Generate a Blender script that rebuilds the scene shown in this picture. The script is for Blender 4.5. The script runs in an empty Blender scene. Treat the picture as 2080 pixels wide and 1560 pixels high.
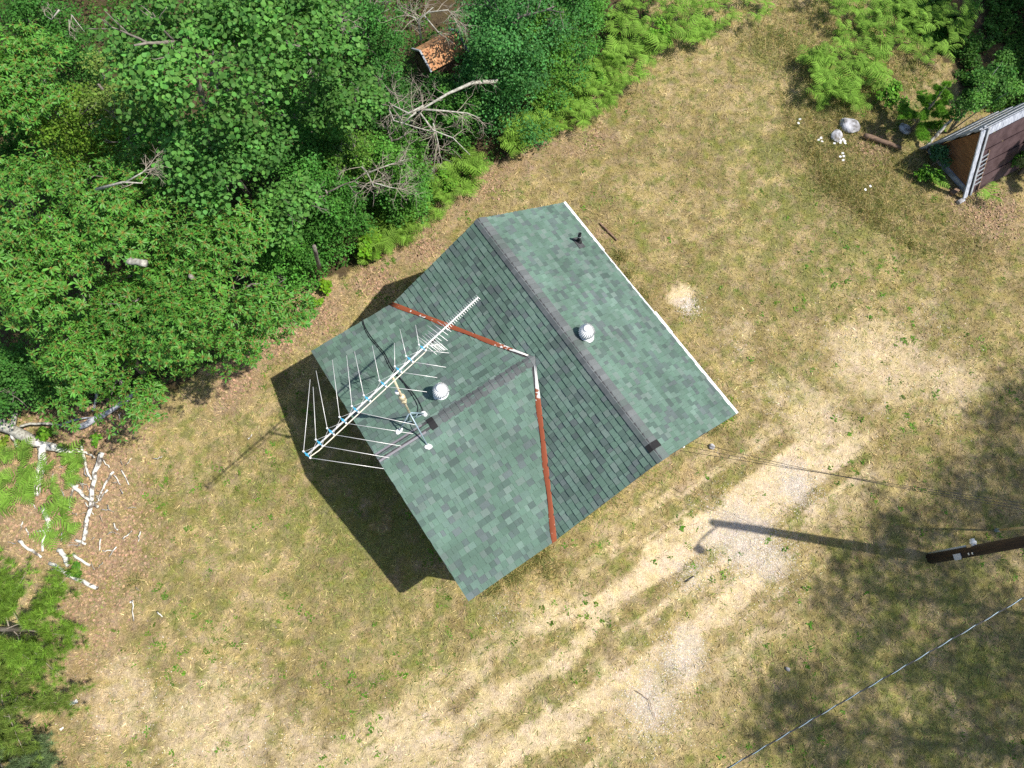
import bpy, math, random
import numpy as np
from mathutils import Vector, Matrix
random.seed(7); RNG = np.random.default_rng(11)
R = math.radians
sc = bpy.context.scene
COL = sc.collection

# ------------------------------------------------------------------ camera, sky, sun, exposure
CAM_H = 18.5; TILT = R(19.4); FPX = 1442.0
cd = bpy.data.cameras.new('camera'); cam = bpy.data.objects.new('camera', cd); COL.objects.link(cam)
cam.location = (0, 0, CAM_H); cam.rotation_euler = (TILT, 0, 0)
cd.sensor_width = 36.0; cd.lens = FPX / 2080 * 36.0; cd.clip_end = 1000; cd.clip_start = 0.1
sc.camera = cam
SUN_AZ, SUN_EL = R(-9.5), R(55.3)
SUN = Vector((math.cos(SUN_EL) * math.cos(SUN_AZ), math.cos(SUN_EL) * math.sin(SUN_AZ), math.sin(SUN_EL)))
wd = bpy.data.worlds.new('World'); sc.world = wd; wd.use_nodes = True
wn = wd.node_tree.nodes; wn.clear()
wo = wn.new('ShaderNodeOutputWorld'); wb = wn.new('ShaderNodeBackground'); ws = wn.new('ShaderNodeTexSky')
ws.sky_type = 'NISHITA'; ws.sun_disc = False; ws.sun_elevation = SUN_EL; ws.sun_rotation = R(90) - SUN_AZ
wb.inputs['Strength'].default_value = 0.115
wd.node_tree.links.new(ws.outputs[0], wb.inputs[0]); wd.node_tree.links.new(wb.outputs[0], wo.inputs[0])
sl = bpy.data.lights.new('sun', 'SUN'); sl.energy = 5.0; sl.angle = R(0.53); sl.color = (1.0, 0.955, 0.88)
so = bpy.data.objects.new('sun', sl); COL.objects.link(so)
so.rotation_euler = SUN.to_track_quat('Z', 'Y').to_euler(); so.location = SUN * 60
sc.view_settings.view_transform = 'Standard'; sc.view_settings.look = 'None'
sc.view_settings.exposure = 0.40; sc.view_settings.gamma = 1.0; sc.view_settings.use_curve_mapping = False
sc.cycles.use_denoising = False; sc.cycles.max_bounces = 6; sc.cycles.transparent_max_bounces = 6

# ------------------------------------------------------------------ helpers
CT, ST = math.cos(TILT), math.sin(TILT)
def at(px, py, z=0.0):
    """point of the photograph -> world point at height z"""
    x = (px - 1040) / FPX; y = -(py - 780) / FPX
    d = Vector((x, y * CT + ST, y * ST - CT)); t = (z - CAM_H) / d.z
    return Vector((0, 0, CAM_H)) + d * t
def proj_np(P):
    v = P - np.array([0, 0, CAM_H]); y = v[:, 1] * CT + v[:, 2] * ST; z = -(-v[:, 1] * ST + v[:, 2] * CT)
    return np.stack([1040 + FPX * v[:, 0] / z, 780 - FPX * y / z], 1)

def link(name, me, mat=None, parent=None, kind=None, loc=None):
    o = bpy.data.objects.new(name, me); COL.objects.link(o)
    if mat is not None and not me.materials: me.materials.append(mat)
    if parent is not None: o.parent = parent
    if kind: o['kind'] = kind
    if loc is not None: o.location = loc
    return o
def tag(o, label, cat, group=None):
    o['label'] = label; o['category'] = cat
    if group: o['group'] = group
    return o
def thing(name, label, cat, loc=(0, 0, 0), rz=0, group=None):
    o = bpy.data.objects.new(name, None); COL.objects.link(o); o.empty_display_size = 0.1
    o.location = loc; o.rotation_euler = (0, 0, rz)
    return tag(o, label, cat, group)

class MB:
    """collects verts and faces with a colour each"""
    def __init__(s): s.v = []; s.f = []; s.c = []
    def add(s, vs, fs, col=(1, 1, 1)):
        n = len(s.v); s.v += [tuple(p) for p in vs]; s.f += [tuple(i + n for i in f) for f in fs]; s.c += [col] * len(vs)
    def box(s, c, e, M=None, col=(1, 1, 1)):
        vs = [Vector((c[0] + e[0] * i / 2, c[1] + e[1] * j / 2, c[2] + e[2] * k / 2)) for i in (-1, 1) for j in (-1, 1) for k in (-1, 1)]
        if M is not None: vs = [M @ p for p in vs]
        s.add(vs, [(0, 1, 3, 2), (4, 6, 7, 5), (0, 4, 5, 1), (2, 3, 7, 6), (0, 2, 6, 4), (1, 5, 7, 3)], col)
    def tube(s, pts, rad, n=6, col=(1, 1, 1), cap=True):
        pts = [Vector(p) for p in pts]
        if not hasattr(rad, '__len__'): rad = [rad] * len(pts)
        vs = []; prev = None
        for i, p in enumerate(pts):
            d = (pts[min(i + 1, len(pts) - 1)] - pts[max(i - 1, 0)]).normalized()
            if prev is None: prev = d.orthogonal().normalized()
            a = (prev - d * prev.dot(d)).normalized(); b = d.cross(a); prev = a
            for k in range(n):
                t = 2 * math.pi * k / n; vs.append(p + (a * math.cos(t) + b * math.sin(t)) * rad[i])
        fs = [(i * n + k, i * n + (k + 1) % n, (i + 1) * n + (k + 1) % n, (i + 1) * n + k) for i in range(len(pts) - 1) for k in range(n)]
        if cap: fs += [tuple(range(n))[::-1], tuple(range((len(pts) - 1) * n, len(pts) * n))]
        s.add(vs, fs, col)
    def lathe(s, prof, c, n=20, col=(1, 1, 1), axis=None):
        c = Vector(c); vs = []
        M = Vector(axis).to_track_quat('Z', 'Y').to_matrix() if axis is not None else Matrix.Identity(3)
        for r, z in prof:
            for k in range(n):
                t = 2 * math.pi * k / n; vs.append(c + M @ Vector((r * math.cos(t), r * math.sin(t), z)))
        fs = [(i * n + k, i * n + (k + 1) % n, (i + 1) * n + (k + 1) % n, (i + 1) * n + k) for i in range(len(prof) - 1) for k in range(n)]
        fs += [tuple(range((len(prof) - 1) * n, len(prof) * n)), tuple(range(n))[::-1]]
        s.add(vs, fs, col)
    def slab(s, poly, th, col=(1, 1, 1)):
        poly = [Vector(p) for p in poly]; n = len(poly)
        nr = (poly[1] - poly[0]).cross(poly[2] - poly[0]).normalized()
        s.add(poly + [p - nr * th for p in poly], [tuple(range(n)), tuple(range(2 * n - 1, n - 1, -1))] + [(i, i + n, (i + 1) % n + n, (i + 1) % n) for i in range(n)], col)
    def mesh(s, name='m', smooth=False):
        me = bpy.data.meshes.new(name); me.from_pydata(s.v, [], s.f); me.update()
        ca = me.color_attributes.new('Col', 'FLOAT_COLOR', 'POINT')
        ca.data.foreach_set('color', np.array([(c[0], c[1], c[2], 1) for c in s.c], np.float32).ravel())
        if smooth: me.polygons.foreach_set('use_smooth', [True] * len(me.polygons))
        return me
    def build(s, name, mat, parent=None, kind=None, smooth=False, loc=None):
        return link(name, s.mesh(name, smooth), mat, parent, kind, loc)

def np_mesh(name, V, F, C=None, smooth=False):
    """V (n,3), F (m,k) k=3 or 4, C (n,3)"""
    me = bpy.data.meshes.new(name); k = F.shape[1]
    me.vertices.add(len(V)); me.vertices.foreach_set('co', V.astype(np.float32).ravel())
    me.loops.add(F.size); me.loops.foreach_set('vertex_index', F.astype(np.int32).ravel())
    me.polygons.add(len(F)); me.polygons.foreach_set('loop_start', np.arange(0, F.size, k, dtype=np.int32))
    me.polygons.foreach_set('loop_total', np.full(len(F), k, np.int32))
    if smooth: me.polygons.foreach_set('use_smooth', np.ones(len(F), bool))
    me.update(calc_edges=True)
    if C is not None:
        ca = me.color_attributes.new('Col', 'FLOAT_COLOR', 'POINT')
        ca.data.foreach_set('color', np.concatenate([C, np.ones((len(C), 1))], 1).astype(np.float32).ravel())
    return me

def vnoise(x, y, seed=0):
    """value noise 0..1, lattice of 1"""
    g = np.random.default_rng(seed).random((256, 256)); xi = np.floor(x).astype(int); yi = np.floor(y).astype(int)
    fx = x - xi; fy = y - yi; fx = fx * fx * (3 - 2 * fx); fy = fy * fy * (3 - 2 * fy)
    G = lambda i, j: g[i % 256, j % 256]
    return (G(xi, yi) * (1 - fx) + G(xi + 1, yi) * fx) * (1 - fy) + (G(xi, yi + 1) * (1 - fx) + G(xi + 1, yi + 1) * fx) * fy
def fbm(x, y, sc_, seed=0, o=4):
    v = 0; a = 0.5; t = 0
    for i in range(o): v = v + a * vnoise(x * sc_ * 2 ** i + 17 * i, y * sc_ * 2 ** i + 31 * i, seed + i); t += a; a *= 0.55
    return v / t
def sstep(a, b, x): t = np.clip((x - a) / (b - a), 0, 1); return t * t * (3 - 2 * t)

# ------------------------------------------------------------------ materials
def mat_new(name):
    m = bpy.data.materials.new(name); m.use_nodes = True; nt = m.node_tree
    return m, nt, nt.nodes['Principled BSDF'], nt.nodes, nt.links
def mat_plain(name, col, rough=0.6, metal=0.0, noise=0.25, scale=20, bump=0.0, spec=0.5, attr=False):
    m, nt, b, N, L = mat_new(name)
    b.inputs['Roughness'].default_value = rough; b.inputs['Metallic'].default_value = metal; b.inputs['Specular IOR Level'].default_value = spec
    tc = N.new('ShaderNodeTexCoord'); nz = N.new('ShaderNodeTexNoise'); nz.inputs['Scale'].default_value = scale; nz.inputs['Detail'].default_value = 6
    L.new(tc.outputs['Object'], nz.inputs['Vector'])
    mr = N.new('ShaderNodeMapRange'); mr.inputs['From Min'].default_value = .3; mr.inputs['From Max'].default_value = .7
    mr.inputs['To Min'].default_value = 1 - noise; mr.inputs['To Max'].default_value = 1 + noise * .7; L.new(nz.outputs['Fac'], mr.inputs['Value'])
    mx = N.new('ShaderNodeMix'); mx.data_type = 'RGBA'; mx.blend_type = 'MULTIPLY'; mx.inputs[0].default_value = 1
    if attr:
        a = N.new('ShaderNodeAttribute'); a.attribute_name = 'Col'; L.new(a.outputs['Color'], mx.inputs[6])
    else: mx.inputs[6].default_value = (*col, 1)
    L.new(mr.outputs[0], mx.inputs[7]); L.new(mx.outputs[2], b.inputs['Base Color'])
    if bump:
        bp = N.new('ShaderNodeBump'); bp.inputs['Strength'].default_value = bump; bp.inputs['Distance'].default_value = 0.01
        L.new(nz.outputs['Fac'], bp.inputs['Height']); L.new(bp.outputs[0], b.inputs['Normal'])
    return m
def mat_leaf(name, rough=0.45, transl=0.3, spec=0.5):
    m, nt, b, N, L = mat_new(name)
    a = N.new('ShaderNodeAttribute'); a.attribute_name = 'Col'; L.new(a.outputs['Color'], b.inputs['Base Color'])
    b.inputs['Roughness'].default_value = rough; b.inputs['Specular IOR Level'].default_value = spec
    tr = N.new('ShaderNodeBsdfTranslucent'); mg = N.new('ShaderNodeMix'); mg.data_type = 'RGBA'; mg.blend_type = 'MULTIPLY'; mg.inputs[0].default_value = 1
    L.new(a.outputs['Color'], mg.inputs[6]); mg.inputs[7].default_value = (1.3, 1.45, .55, 1); L.new(mg.outputs[2], tr.inputs['Color'])
    ms = N.new('ShaderNodeMixShader'); ms.inputs[0].default_value = transl
    L.new(b.outputs[0], ms.inputs[1]); L.new(tr.outputs[0], ms.inputs[2]); L.new(ms.outputs[0], N['Material Output'].inputs['Surface'])
    return m
def mat_two(name, c1, c2, scale, lo, hi, rough=.6, stretch=(1, 1, 1), metal=0, c3=None, bump=.0):
    """two colours mixed by a noise threshold; Object coords"""
    m, nt, b, N, L = mat_new(name); b.inputs['Roughness'].default_value = rough; b.inputs['Metallic'].default_value = metal
    tc = N.new('ShaderNodeTexCoord'); mp = N.new('ShaderNodeMapping'); mp.inputs['Scale'].default_value = stretch
    nz = N.new('ShaderNodeTexNoise'); nz.inputs['Scale'].default_value = scale; nz.inputs['Detail'].default_value = 7
    L.new(tc.outputs['Object'], mp.inputs[0]); L.new(mp.outputs[0], nz.inputs['Vector'])
    cr = N.new('ShaderNodeValToRGB'); cr.color_ramp.elements[0].position = lo; cr.color_ramp.elements[0].color = (*c1, 1)
    cr.color_ramp.elements[1].position = hi; cr.color_ramp.elements[1].color = (*c2, 1)
    if c3: e = cr.color_ramp.elements.new((lo + hi) / 2); e.color = (*c3, 1)
    L.new(nz.outputs['Fac'], cr.inputs[0]); L.new(cr.outputs[0], b.inputs['Base Color'])
    if bump:
        bp = N.new('ShaderNodeBump'); bp.inputs['Strength'].default_value = bump; bp.inputs['Distance'].default_value = .01
        L.new(nz.outputs['Fac'], bp.inputs['Height']); L.new(bp.outputs[0], b.inputs['Normal'])
    return m

M = {}
# ground: field colour from the mesh, broken up by two scales of grain
def mat_ground():
    m, nt, b, N, L = mat_new('ground'); b.inputs['Roughness'].default_value = .95; b.inputs['Specular IOR Level'].default_value = .15
    a = N.new('ShaderNodeAttribute'); a.attribute_name = 'Col'; tc = N.new('ShaderNodeTexCoord')
    def nz(s, d=6, r=.6):
        n = N.new('ShaderNodeTexNoise'); n.inputs['Scale'].default_value = s; n.inputs['Detail'].default_value = d; n.inputs['Roughness'].default_value = r
        L.new(tc.outputs['Object'], n.inputs['Vector']); return n
    def rng(src, lo, hi, f0=.3, f1=.7):
        r = N.new('ShaderNodeMapRange'); r.inputs['From Min'].default_value = f0; r.inputs['From Max'].default_value = f1
        r.inputs['To Min'].default_value = lo; r.inputs['To Max'].default_value = hi; L.new(src, r.inputs['Value']); return r.outputs[0]
    n1, n2, n3 = nz(9, 8, .7), nz(34, 5, .7), nz(3.2, 5)
    mu = N.new('ShaderNodeMath'); mu.operation = 'MULTIPLY'; L.new(rng(n1.outputs['Fac'], .68, 1.28), mu.inputs[0]); L.new(rng(n2.outputs['Fac'], .62, 1.36), mu.inputs[1])
    mx = N.new('ShaderNodeMix'); mx.data_type = 'RGBA'; mx.blend_type = 'MULTIPLY'; mx.inputs[0].default_value = 1
    L.new(a.outputs['Color'], mx.inputs[6]); L.new(mu.outputs[0], mx.inputs[7])
    # faint hue drift
    hs = N.new('ShaderNodeHueSaturation'); L.new(mx.outputs[2], hs.inputs['Color']); L.new(rng(n3.outputs['Fac'], .485, .515), hs.inputs['Hue']); L.new(rng(n3.outputs['Fac'], .85, 1.15), hs.inputs['Saturation'])
    L.new(hs.outputs[0], b.inputs['Base Color'])
    bp = N.new('ShaderNodeBump'); bp.inputs['Strength'].default_value = .8; bp.inputs['Distance'].default_value = .03; L.new(mu.outputs[0], bp.inputs['Height']); L.new(bp.outputs[0], b.inputs['Normal'])
    return m
M['ground'] = mat_ground()
M['blade'] = mat_leaf('grass_blade', .7, .2, .2)
M['leaf'] = mat_leaf('leaf', .6, .25, .12)
M['oak'] = mat_leaf('oak_leaf', .42, .2, .22)
M['needle'] = mat_leaf('needle', .6, .15, .15)
M['fern'] = mat_leaf('fern_leaf', .65, .28, .1)
def mat_shingle():
    m, nt, b, N, L = mat_new('shingle'); b.inputs['Roughness'].default_value = .88; b.inputs['Specular IOR Level'].default_value = .3
    a = N.new('ShaderNodeAttribute'); a.attribute_name = 'Col'; tc = N.new('ShaderNodeTexCoord')
    n = N.new('ShaderNodeTexNoise'); n.inputs['Scale'].default_value = 90; n.inputs['Detail'].default_value = 6; n.inputs['Roughness'].default_value = .75
    n2 = N.new('ShaderNodeTexNoise'); n2.inputs['Scale'].default_value = 1.1; n2.inputs['Detail'].default_value = 5
    L.new(tc.outputs['Object'], n.inputs['Vector']); L.new(tc.outputs['Object'], n2.inputs['Vector'])
    r = N.new('ShaderNodeMapRange'); r.inputs['From Min'].default_value = .3; r.inputs['From Max'].default_value = .7; r.inputs['To Min'].default_value = .72; r.inputs['To Max'].default_value = 1.3; L.new(n.outputs['Fac'], r.inputs[0])
    r2 = N.new('ShaderNodeMapRange'); r2.inputs['From Min'].default_value = .3; r2.inputs['From Max'].default_value = .7; r2.inputs['To Min'].default_value = .82; r2.inputs['To Max'].default_value = 1.2; L.new(n2.outputs['Fac'], r2.inputs[0])
    mu = N.new('ShaderNodeMath'); mu.operation = 'MULTIPLY'; L.new(r.outputs[0], mu.inputs[0]); L.new(r2.outputs[0], mu.inputs[1])
    mx = N.new('ShaderNodeMix'); mx.data_type = 'RGBA'; mx.blend_type = 'MULTIPLY'; mx.inputs[0].default_value = 1
    L.new(a.outputs['Color'], mx.inputs[6]); L.new(mu.outputs[0], mx.inputs[7]); L.new(mx.outputs[2], b.inputs['Base Color'])
    bp = N.new('ShaderNodeBump'); bp.inputs['Strength'].default_value = .35; bp.inputs['Distance'].default_value = .004; L.new(n.outputs['Fac'], bp.inputs['Height']); L.new(bp.outputs[0], b.inputs['Normal'])
    return m
M['shingle'] = mat_shingle()
M['felt'] = mat_plain('roof_felt', (.055, .055, .058), .9, noise=.5, scale=14)
M['siding'] = mat_plain('painted_siding', (.55, .53, .47), .6, noise=.12, scale=6)
M['white'] = mat_plain('white_paint_metal', (.80, .80, .78), .4, noise=.10, scale=9)
M['rust_valley'] = mat_two('rusty_valley_metal', (.30, .075, .028), (.74, .72, .68), 7.5, .62, .68, .65, (1, 1, 1), c3=(.36, .12, .05))
M['galv'] = mat_plain('white_ventilator_metal', (.86, .86, .86), .4, 0, noise=.06, scale=30)
M['black'] = mat_plain('black_rubber', (.012, .013, .015), .45, noise=.2)
M['alu'] = mat_plain('aluminium_rod', (.80, .78, .75), .35, .2, noise=.08, scale=30)
M['mast'] = mat_two('rusty_mast', (.62, .55, .38), (.36, .15, .05), 9, .56, .66, .5, (3, 3, 1), metal=.2)
M['cream'] = mat_plain('cream_oxidised_tube', (.72, .66, .52), .45, .1, noise=.1)
M['steel'] = mat_plain('grey_blue_steel', (.32, .42, .48), .4, .3, noise=.15)
M['blue'] = mat_plain('blue_insulator', (.06, .33, .50), .4, noise=.1)
M['sealant'] = mat_plain('white_sealant', (.78, .78, .76), .6, noise=.2, scale=30, bump=.4)
M['pole'] = mat_two('creosote_pole', (.014, .009, .008), (.05, .026, .016), 6, .40, .72, .75, (6, 6, .5), bump=.3)
M['wire'] = mat_plain('black_wire', (.02, .02, .022), .5)
M['bark_grey'] = mat_two('grey_bark', (.10, .085, .07), (.26, .23, .19), 14, .35, .65, .9, (1, 1, .3), bump=.5)
M['bark_pale'] = mat_two('lichen_bark', (.22, .20, .165), (.46, .45, .38), 16, .35, .65, .9, bump=.5)
M['birch'] = mat_two('birch_bark', (.12, .10, .08), (.66, .63, .56), 8, .38, .52, .75, (1, 1, 1), bump=.3)
M['deadgrey'] = mat_two('silver_dead_wood', (.20, .20, .21), (.50, .51, .54), 10, .35, .65, .8, (1, 1, 1), bump=.4)
M['twig'] = mat_plain('dry_twig', (.34, .29, .23), .9, noise=.3)
M['rock'] = mat_two('pale_boulder', (.15, .14, .135), (.50, .50, .53), 5, .38, .6, .85, bump=.6)
M['ply'] = mat_two('weathered_plywood', (.17, .075, .032), (.30, .145, .065), 3, .35, .7, .7, (1, 1, 6))
M['plyorange'] = mat_two('orange_plywood', (.34, .13, .045), (.58, .33, .15), 5, .35, .7, .75, (5, 1, 1))  # orange plywood of the small shed's roof panels
M['greyboard'] = mat_two('weathered_grey_board', (.20, .215, .235), (.40, .42, .45), 5, .35, .65, .75, (1, 6, 1))
M['whiteboard'] = mat_two('chalky_white_board', (.20, .22, .27), (.56, .59, .65), 6, .35, .66, .65, (1, 6, 1))
M['maroon'] = mat_two('faded_maroon_boards', (.045, .022, .024), (.085, .05, .052), 4, .35, .65, .7)
M['brownwood'] = mat_two('brown_old_wood', (.10, .06, .04), (.24, .155, .10), 8, .35, .65, .85, (1, 5, 1), bump=.3)
M['tanplastic'] = mat_plain('tan_guard', (.60, .47, .26), .5, noise=.1)
M['conduit'] = mat_plain('grey_conduit', (.42, .45, .44), .5, noise=.15)
M['tagmetal'] = mat_plain('pale_blue_metal_tag', (.62, .68, .82), .4, .2, noise=.08)
M['petal'] = mat_plain('white_petal', (.85, .85, .82), .6, noise=.05)
M['gravel'] = mat_plain('gravel_stone', (.5, .5, .5), .9, noise=.2, attr=True)

# ------------------------------------------------------------------ house frame numbers
EAVE = 2.75; HU, HW = 6.897, 7.385                       # eave height, length along the main ridge, width across
HO = Vector((1.3165, 10.5097, 0)); HANG = R(-55.872)
MW = 5.11; MRISE = 1.5; MH = MW / 2; WRISE = 1.05; WH = HU / 2
HM = Matrix.Translation(HO) @ Matrix.Rotation(HANG, 4, 'Z')
def hl(u, w, z): return Vector((u, -w, z))               # house coordinates -> local of the house empty
def hw(u, w, z): return HM @ hl(u, w, z)                 # -> world
hu_ax = np.array([math.cos(HANG), math.sin(HANG)]); hw_ax = np.array([hu_ax[1], -hu_ax[0]])
def house_uw(X, Y):
    rx, ry = X - HO.x, Y - HO.y; return rx * hu_ax[0] + ry * hu_ax[1], rx * hw_ax[0] + ry * hw_ax[1]
def roof_z(u, w):
    m = MRISE * min(w, MW - w) / MH; g = WRISE * (1 - abs(u - WH) / WH) if w > MH else -9
    return EAVE + max(m, g)
def at_roof(px, py):
    lo = at(px, py, 5.0); hi = at(px, py, EAVE - .2); best = None
    for i in range(601):
        p = lo.lerp(hi, i / 600); u, w = house_uw(p.x, p.y)
        if p.z <= roof_z(u, w): return u, w, roof_z(u, w)
    return u, w, roof_z(u, w)

# ------------------------------------------------------------------ ground
def seg_dist(X, Y, pts):
    d = np.full(X.shape, 1e9)
    for a, b in zip(pts[:-1], pts[1:]):
        ax, ay, bx, by = a.x, a.y, b.x, b.y; L2 = (bx - ax) ** 2 + (by - ay) ** 2
        t = np.clip(((X - ax) * (bx - ax) + (Y - ay) * (by - ay)) / L2, 0, 1)
        d = np.minimum(d, np.hypot(X - ax - t * (bx - ax), Y - ay - t * (by - ay)))
    return d
def in_poly(X, Y, pts):
    r = np.zeros(X.shape, bool); n = len(pts)
    for i in range(n):
        a, b = pts[i], pts[(i + 1) % n]
        c = ((a.y > Y) != (b.y > Y)) & (X < (b.x - a.x) * (Y - a.y) / (b.y - a.y + 1e-12) + a.x); r ^= c
    return r
G = lambda L: [at(*p) for p in L]
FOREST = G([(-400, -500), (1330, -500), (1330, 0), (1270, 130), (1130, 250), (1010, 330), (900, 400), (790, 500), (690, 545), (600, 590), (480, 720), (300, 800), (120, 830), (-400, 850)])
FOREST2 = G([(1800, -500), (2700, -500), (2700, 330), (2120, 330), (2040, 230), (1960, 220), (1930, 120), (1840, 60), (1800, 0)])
SANDL = [(G([(1680, 930), (1560, 985), (1450, 1040), (1370, 1100), (1290, 1175), (1210, 1265), (1165, 1330)]), .34, 1.0),
         (G([(1530, 1180), (1400, 1290), (1250, 1405), (1060, 1510), (900, 1600)]), .45, .85),
         (G([(1150, 1345), (1010, 1430), (850, 1510), (600, 1570)]), .40, .75)]
BLOB = lambda L: [(at(x, y), r, s) for x, y, r, s in L]
SANDB = BLOB([(1790, 730, 1.9, .75), (1660, 850, 1.3, .7), (1930, 770, 1.3, .65), (1700, 690, .9, .5), (430, 1500, 2.0, .7), (250, 1420, 1.2, .6), (1392, 605, .48, 1.0),
              (1500, 690, .8, .45), (890, 1490, 1.1, .55), (1310, 1440, 1.8, .6), (1030, 1240, .5, .4), (1570, 800, .8, .5), (620, 1540, 1.2, .6), (1480, 1210, 1.0, .5), (1880, 640, .9, .35)])
GRAV = BLOB([(1500, 1085, .95, .95), (1620, 985, .55, .9), (1400, 620, .28, .8), (1385, 1330, .55, .7), (1320, 1430, .7, .7), (1560, 1130, .7, .7), (1400, 1160, .5, .4)])
LITL = [(G([(430, 830), (560, 690), (640, 615), (770, 565), (860, 480), (1000, 355), (1150, 290)]), .55, .75)]
LITB = BLOB([(120, 1000, 2.3, .95), (230, 1160, 1.2, .6), (1228, 478, .3, .9), (1235, 285, .45, .5), (2010, 440, 1.4, .7), (1780, 290, .8, .95), (170, 1290, 1.6, .6), (1400, 960, .6, .5), (640, 660, .8, .5), (1600, 130, .8, .4), (190, 1480, 1.0, .4), (1720, 420, .8, .4)])
GRNB = BLOB([(1700, 140, 2.0, .9), (1850, 250, 1.2, .8), (1560, 110, 1.2, .6), (450, 1050, 2.0, .45), (1620, 560, 1.5, .5), (1640, 430, 2.6, .85), (1560, 330, 1.8, .7), (760, 1060, 2.0, .95), (660, 900, 1.2, .9), (720, 1050, 2.4, .8), (1550, 300, 1.6, .35), (620, 920, 1.5, .7), (780, 1270, 1.8, .45), (1050, 1300, 1.3, .45), (1900, 1330, 3.0, .7), (1450, 560, 1.2, .35), (850, 1180, 1.0, .6), (1650, 1480, 2.0, .4), (1720, 320, .9, .5), (430, 1180, 1.5, .25), (1120, 1440, 1.2, .35)])
SHIFT = lambda X, Y, s: (X + (fbm(X, Y, 1.4, s) - .5) * .9 + (fbm(X, Y, 6, s + 9) - .5) * .35, Y + (fbm(X, Y, 1.4, s + 3) - .5) * .9 + (fbm(X, Y, 6, s + 5) - .5) * .35)
def fields(X, Y):
    x, y = SHIFT(X, Y, 40)
    def lines(L, d=0):
        for P, w, s in L: d = np.maximum(d, s * (1 - sstep(w * .35, w * 1.25, seg_dist(x, y, P))))
        return d
    def blobs(L, d=0):
        for p, r, s in L: d = np.maximum(d, s * (1 - sstep(r * .3, r * 1.25, np.hypot(x - p.x, y - p.y))))
        return d
    sand = np.maximum(lines(SANDL), blobs(SANDB)); n = fbm(X, Y, 2.2, 60, 5)
    dv = at(900, 1480) - at(1650, 945); dv.normalize(); al, ac = X * dv.x + Y * dv.y, -X * dv.y + Y * dv.x
    strk = fbm(al * .22, ac * 2.6, 1.0, 77, 4); wide = 0
    for P, w, s_ in SANDL: wide = np.maximum(wide, s_ * (1 - sstep(.1, 2.3, seg_dist(x, y, P))))
    sand = np.clip(np.maximum(sand * .9, wide * .95 * sstep(.34, .60, strk)), 0, 1)
    sand = np.clip(sand * (0.5 + 1.0 * n), 0, 1) * sstep(.34, .56, fbm(X, Y, 5.5, 66) * .55 + sand * .5)
    clean = lines([SANDL[0]]); sand = np.maximum(sand, clean * sstep(.34, .58, fbm(X, Y, 3, 70) * .6 + strk * .4))
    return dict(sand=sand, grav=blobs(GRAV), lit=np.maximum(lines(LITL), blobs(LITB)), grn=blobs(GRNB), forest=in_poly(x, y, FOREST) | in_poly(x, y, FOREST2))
C3 = lambda *c: np.array(c)
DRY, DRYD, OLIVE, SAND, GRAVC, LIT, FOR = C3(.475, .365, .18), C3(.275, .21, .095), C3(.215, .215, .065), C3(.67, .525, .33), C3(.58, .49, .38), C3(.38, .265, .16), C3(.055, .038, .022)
def ground_col(X, Y):
    f = fields(X, Y); mix = lambda a, b, t: a * (1 - np.clip(t, 0, 1)[:, None]) + b * np.clip(t, 0, 1)[:, None]
    c = mix(DRY[None], DRYD[None], sstep(.40, .66, fbm(X, Y, .42, 12, 3)) * .35 + sstep(.42, .68, fbm(X, Y, 1.7, 1, 5)) * .5 + .8 * sstep(.48, .64, fbm(X, Y, 4.6, 2, 4)) * (.35 + .65 * sstep(.35, .6, fbm(X, Y, .6, 14, 3))))
    mow = fbm((X * .55 + Y * .83) * .35, (X * .83 - Y * .55) * 2.4, 1.0, 81, 4); c = mix(c, DRYD[None], .45 * sstep(.52, .72, mow))
    g = np.clip(f['grn'] * 1.0 + .12, 0, 1) * sstep(.36, .62, fbm(X, Y, 3.1, 5, 5)) + .9 * sstep(.56, .70, fbm(X, Y, 4.3, 25, 4))
    c = mix(c, OLIVE[None], np.clip(g, 0, .85)); c = mix(c, LIT[None], np.clip(f['lit'] * (.4 + fbm(X, Y, 4, 8)), 0, 1))
    c = mix(c, SAND[None], np.clip(f['sand'], 0, .92)); c = mix(c, GRAVC[None], np.clip(f['grav'] * (.35 + fbm(X, Y, 6, 9)), 0, 1))
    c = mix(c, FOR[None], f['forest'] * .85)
    return c, f
xs = np.concatenate([[-150, -80, -50, -35, -27], np.arange(-20, 20.01, .085), [27, 35, 50, 80, 150]])
ys = np.concatenate([[-150, -80, -40, -20, -10], np.arange(-5, 24.01, .085), [32, 45, 70, 110, 150]])
X, Y = np.meshgrid(xs, ys); Xf, Yf = X.ravel(), Y.ravel()
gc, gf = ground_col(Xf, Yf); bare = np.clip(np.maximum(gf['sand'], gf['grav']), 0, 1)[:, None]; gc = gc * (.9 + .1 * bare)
Zf = (fbm(Xf, Yf, .5, 90) - .5) * .10 + (fbm(Xf, Yf, 3.5, 91, 3) - .5) * .05 - gf['sand'] * .03
Zf = Zf - .04
nx, ny = len(xs), len(ys); I = np.arange(nx * ny).reshape(ny, nx)
Fq = np.stack([I[:-1, :-1].ravel(), I[:-1, 1:].ravel(), I[1:, 1:].ravel(), I[1:, :-1].ravel()], 1)
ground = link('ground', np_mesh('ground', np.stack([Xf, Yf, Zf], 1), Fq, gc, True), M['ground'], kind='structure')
def gz(x, y):
    x = np.atleast_1d(np.asarray(x, float)); y = np.atleast_1d(np.asarray(y, float))
    f = fields(x, y); return (fbm(x, y, .5, 90) - .5) * .10 + (fbm(x, y, 3.5, 91, 3) - .5) * .05 - f['sand'] * .03 - .04

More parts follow.
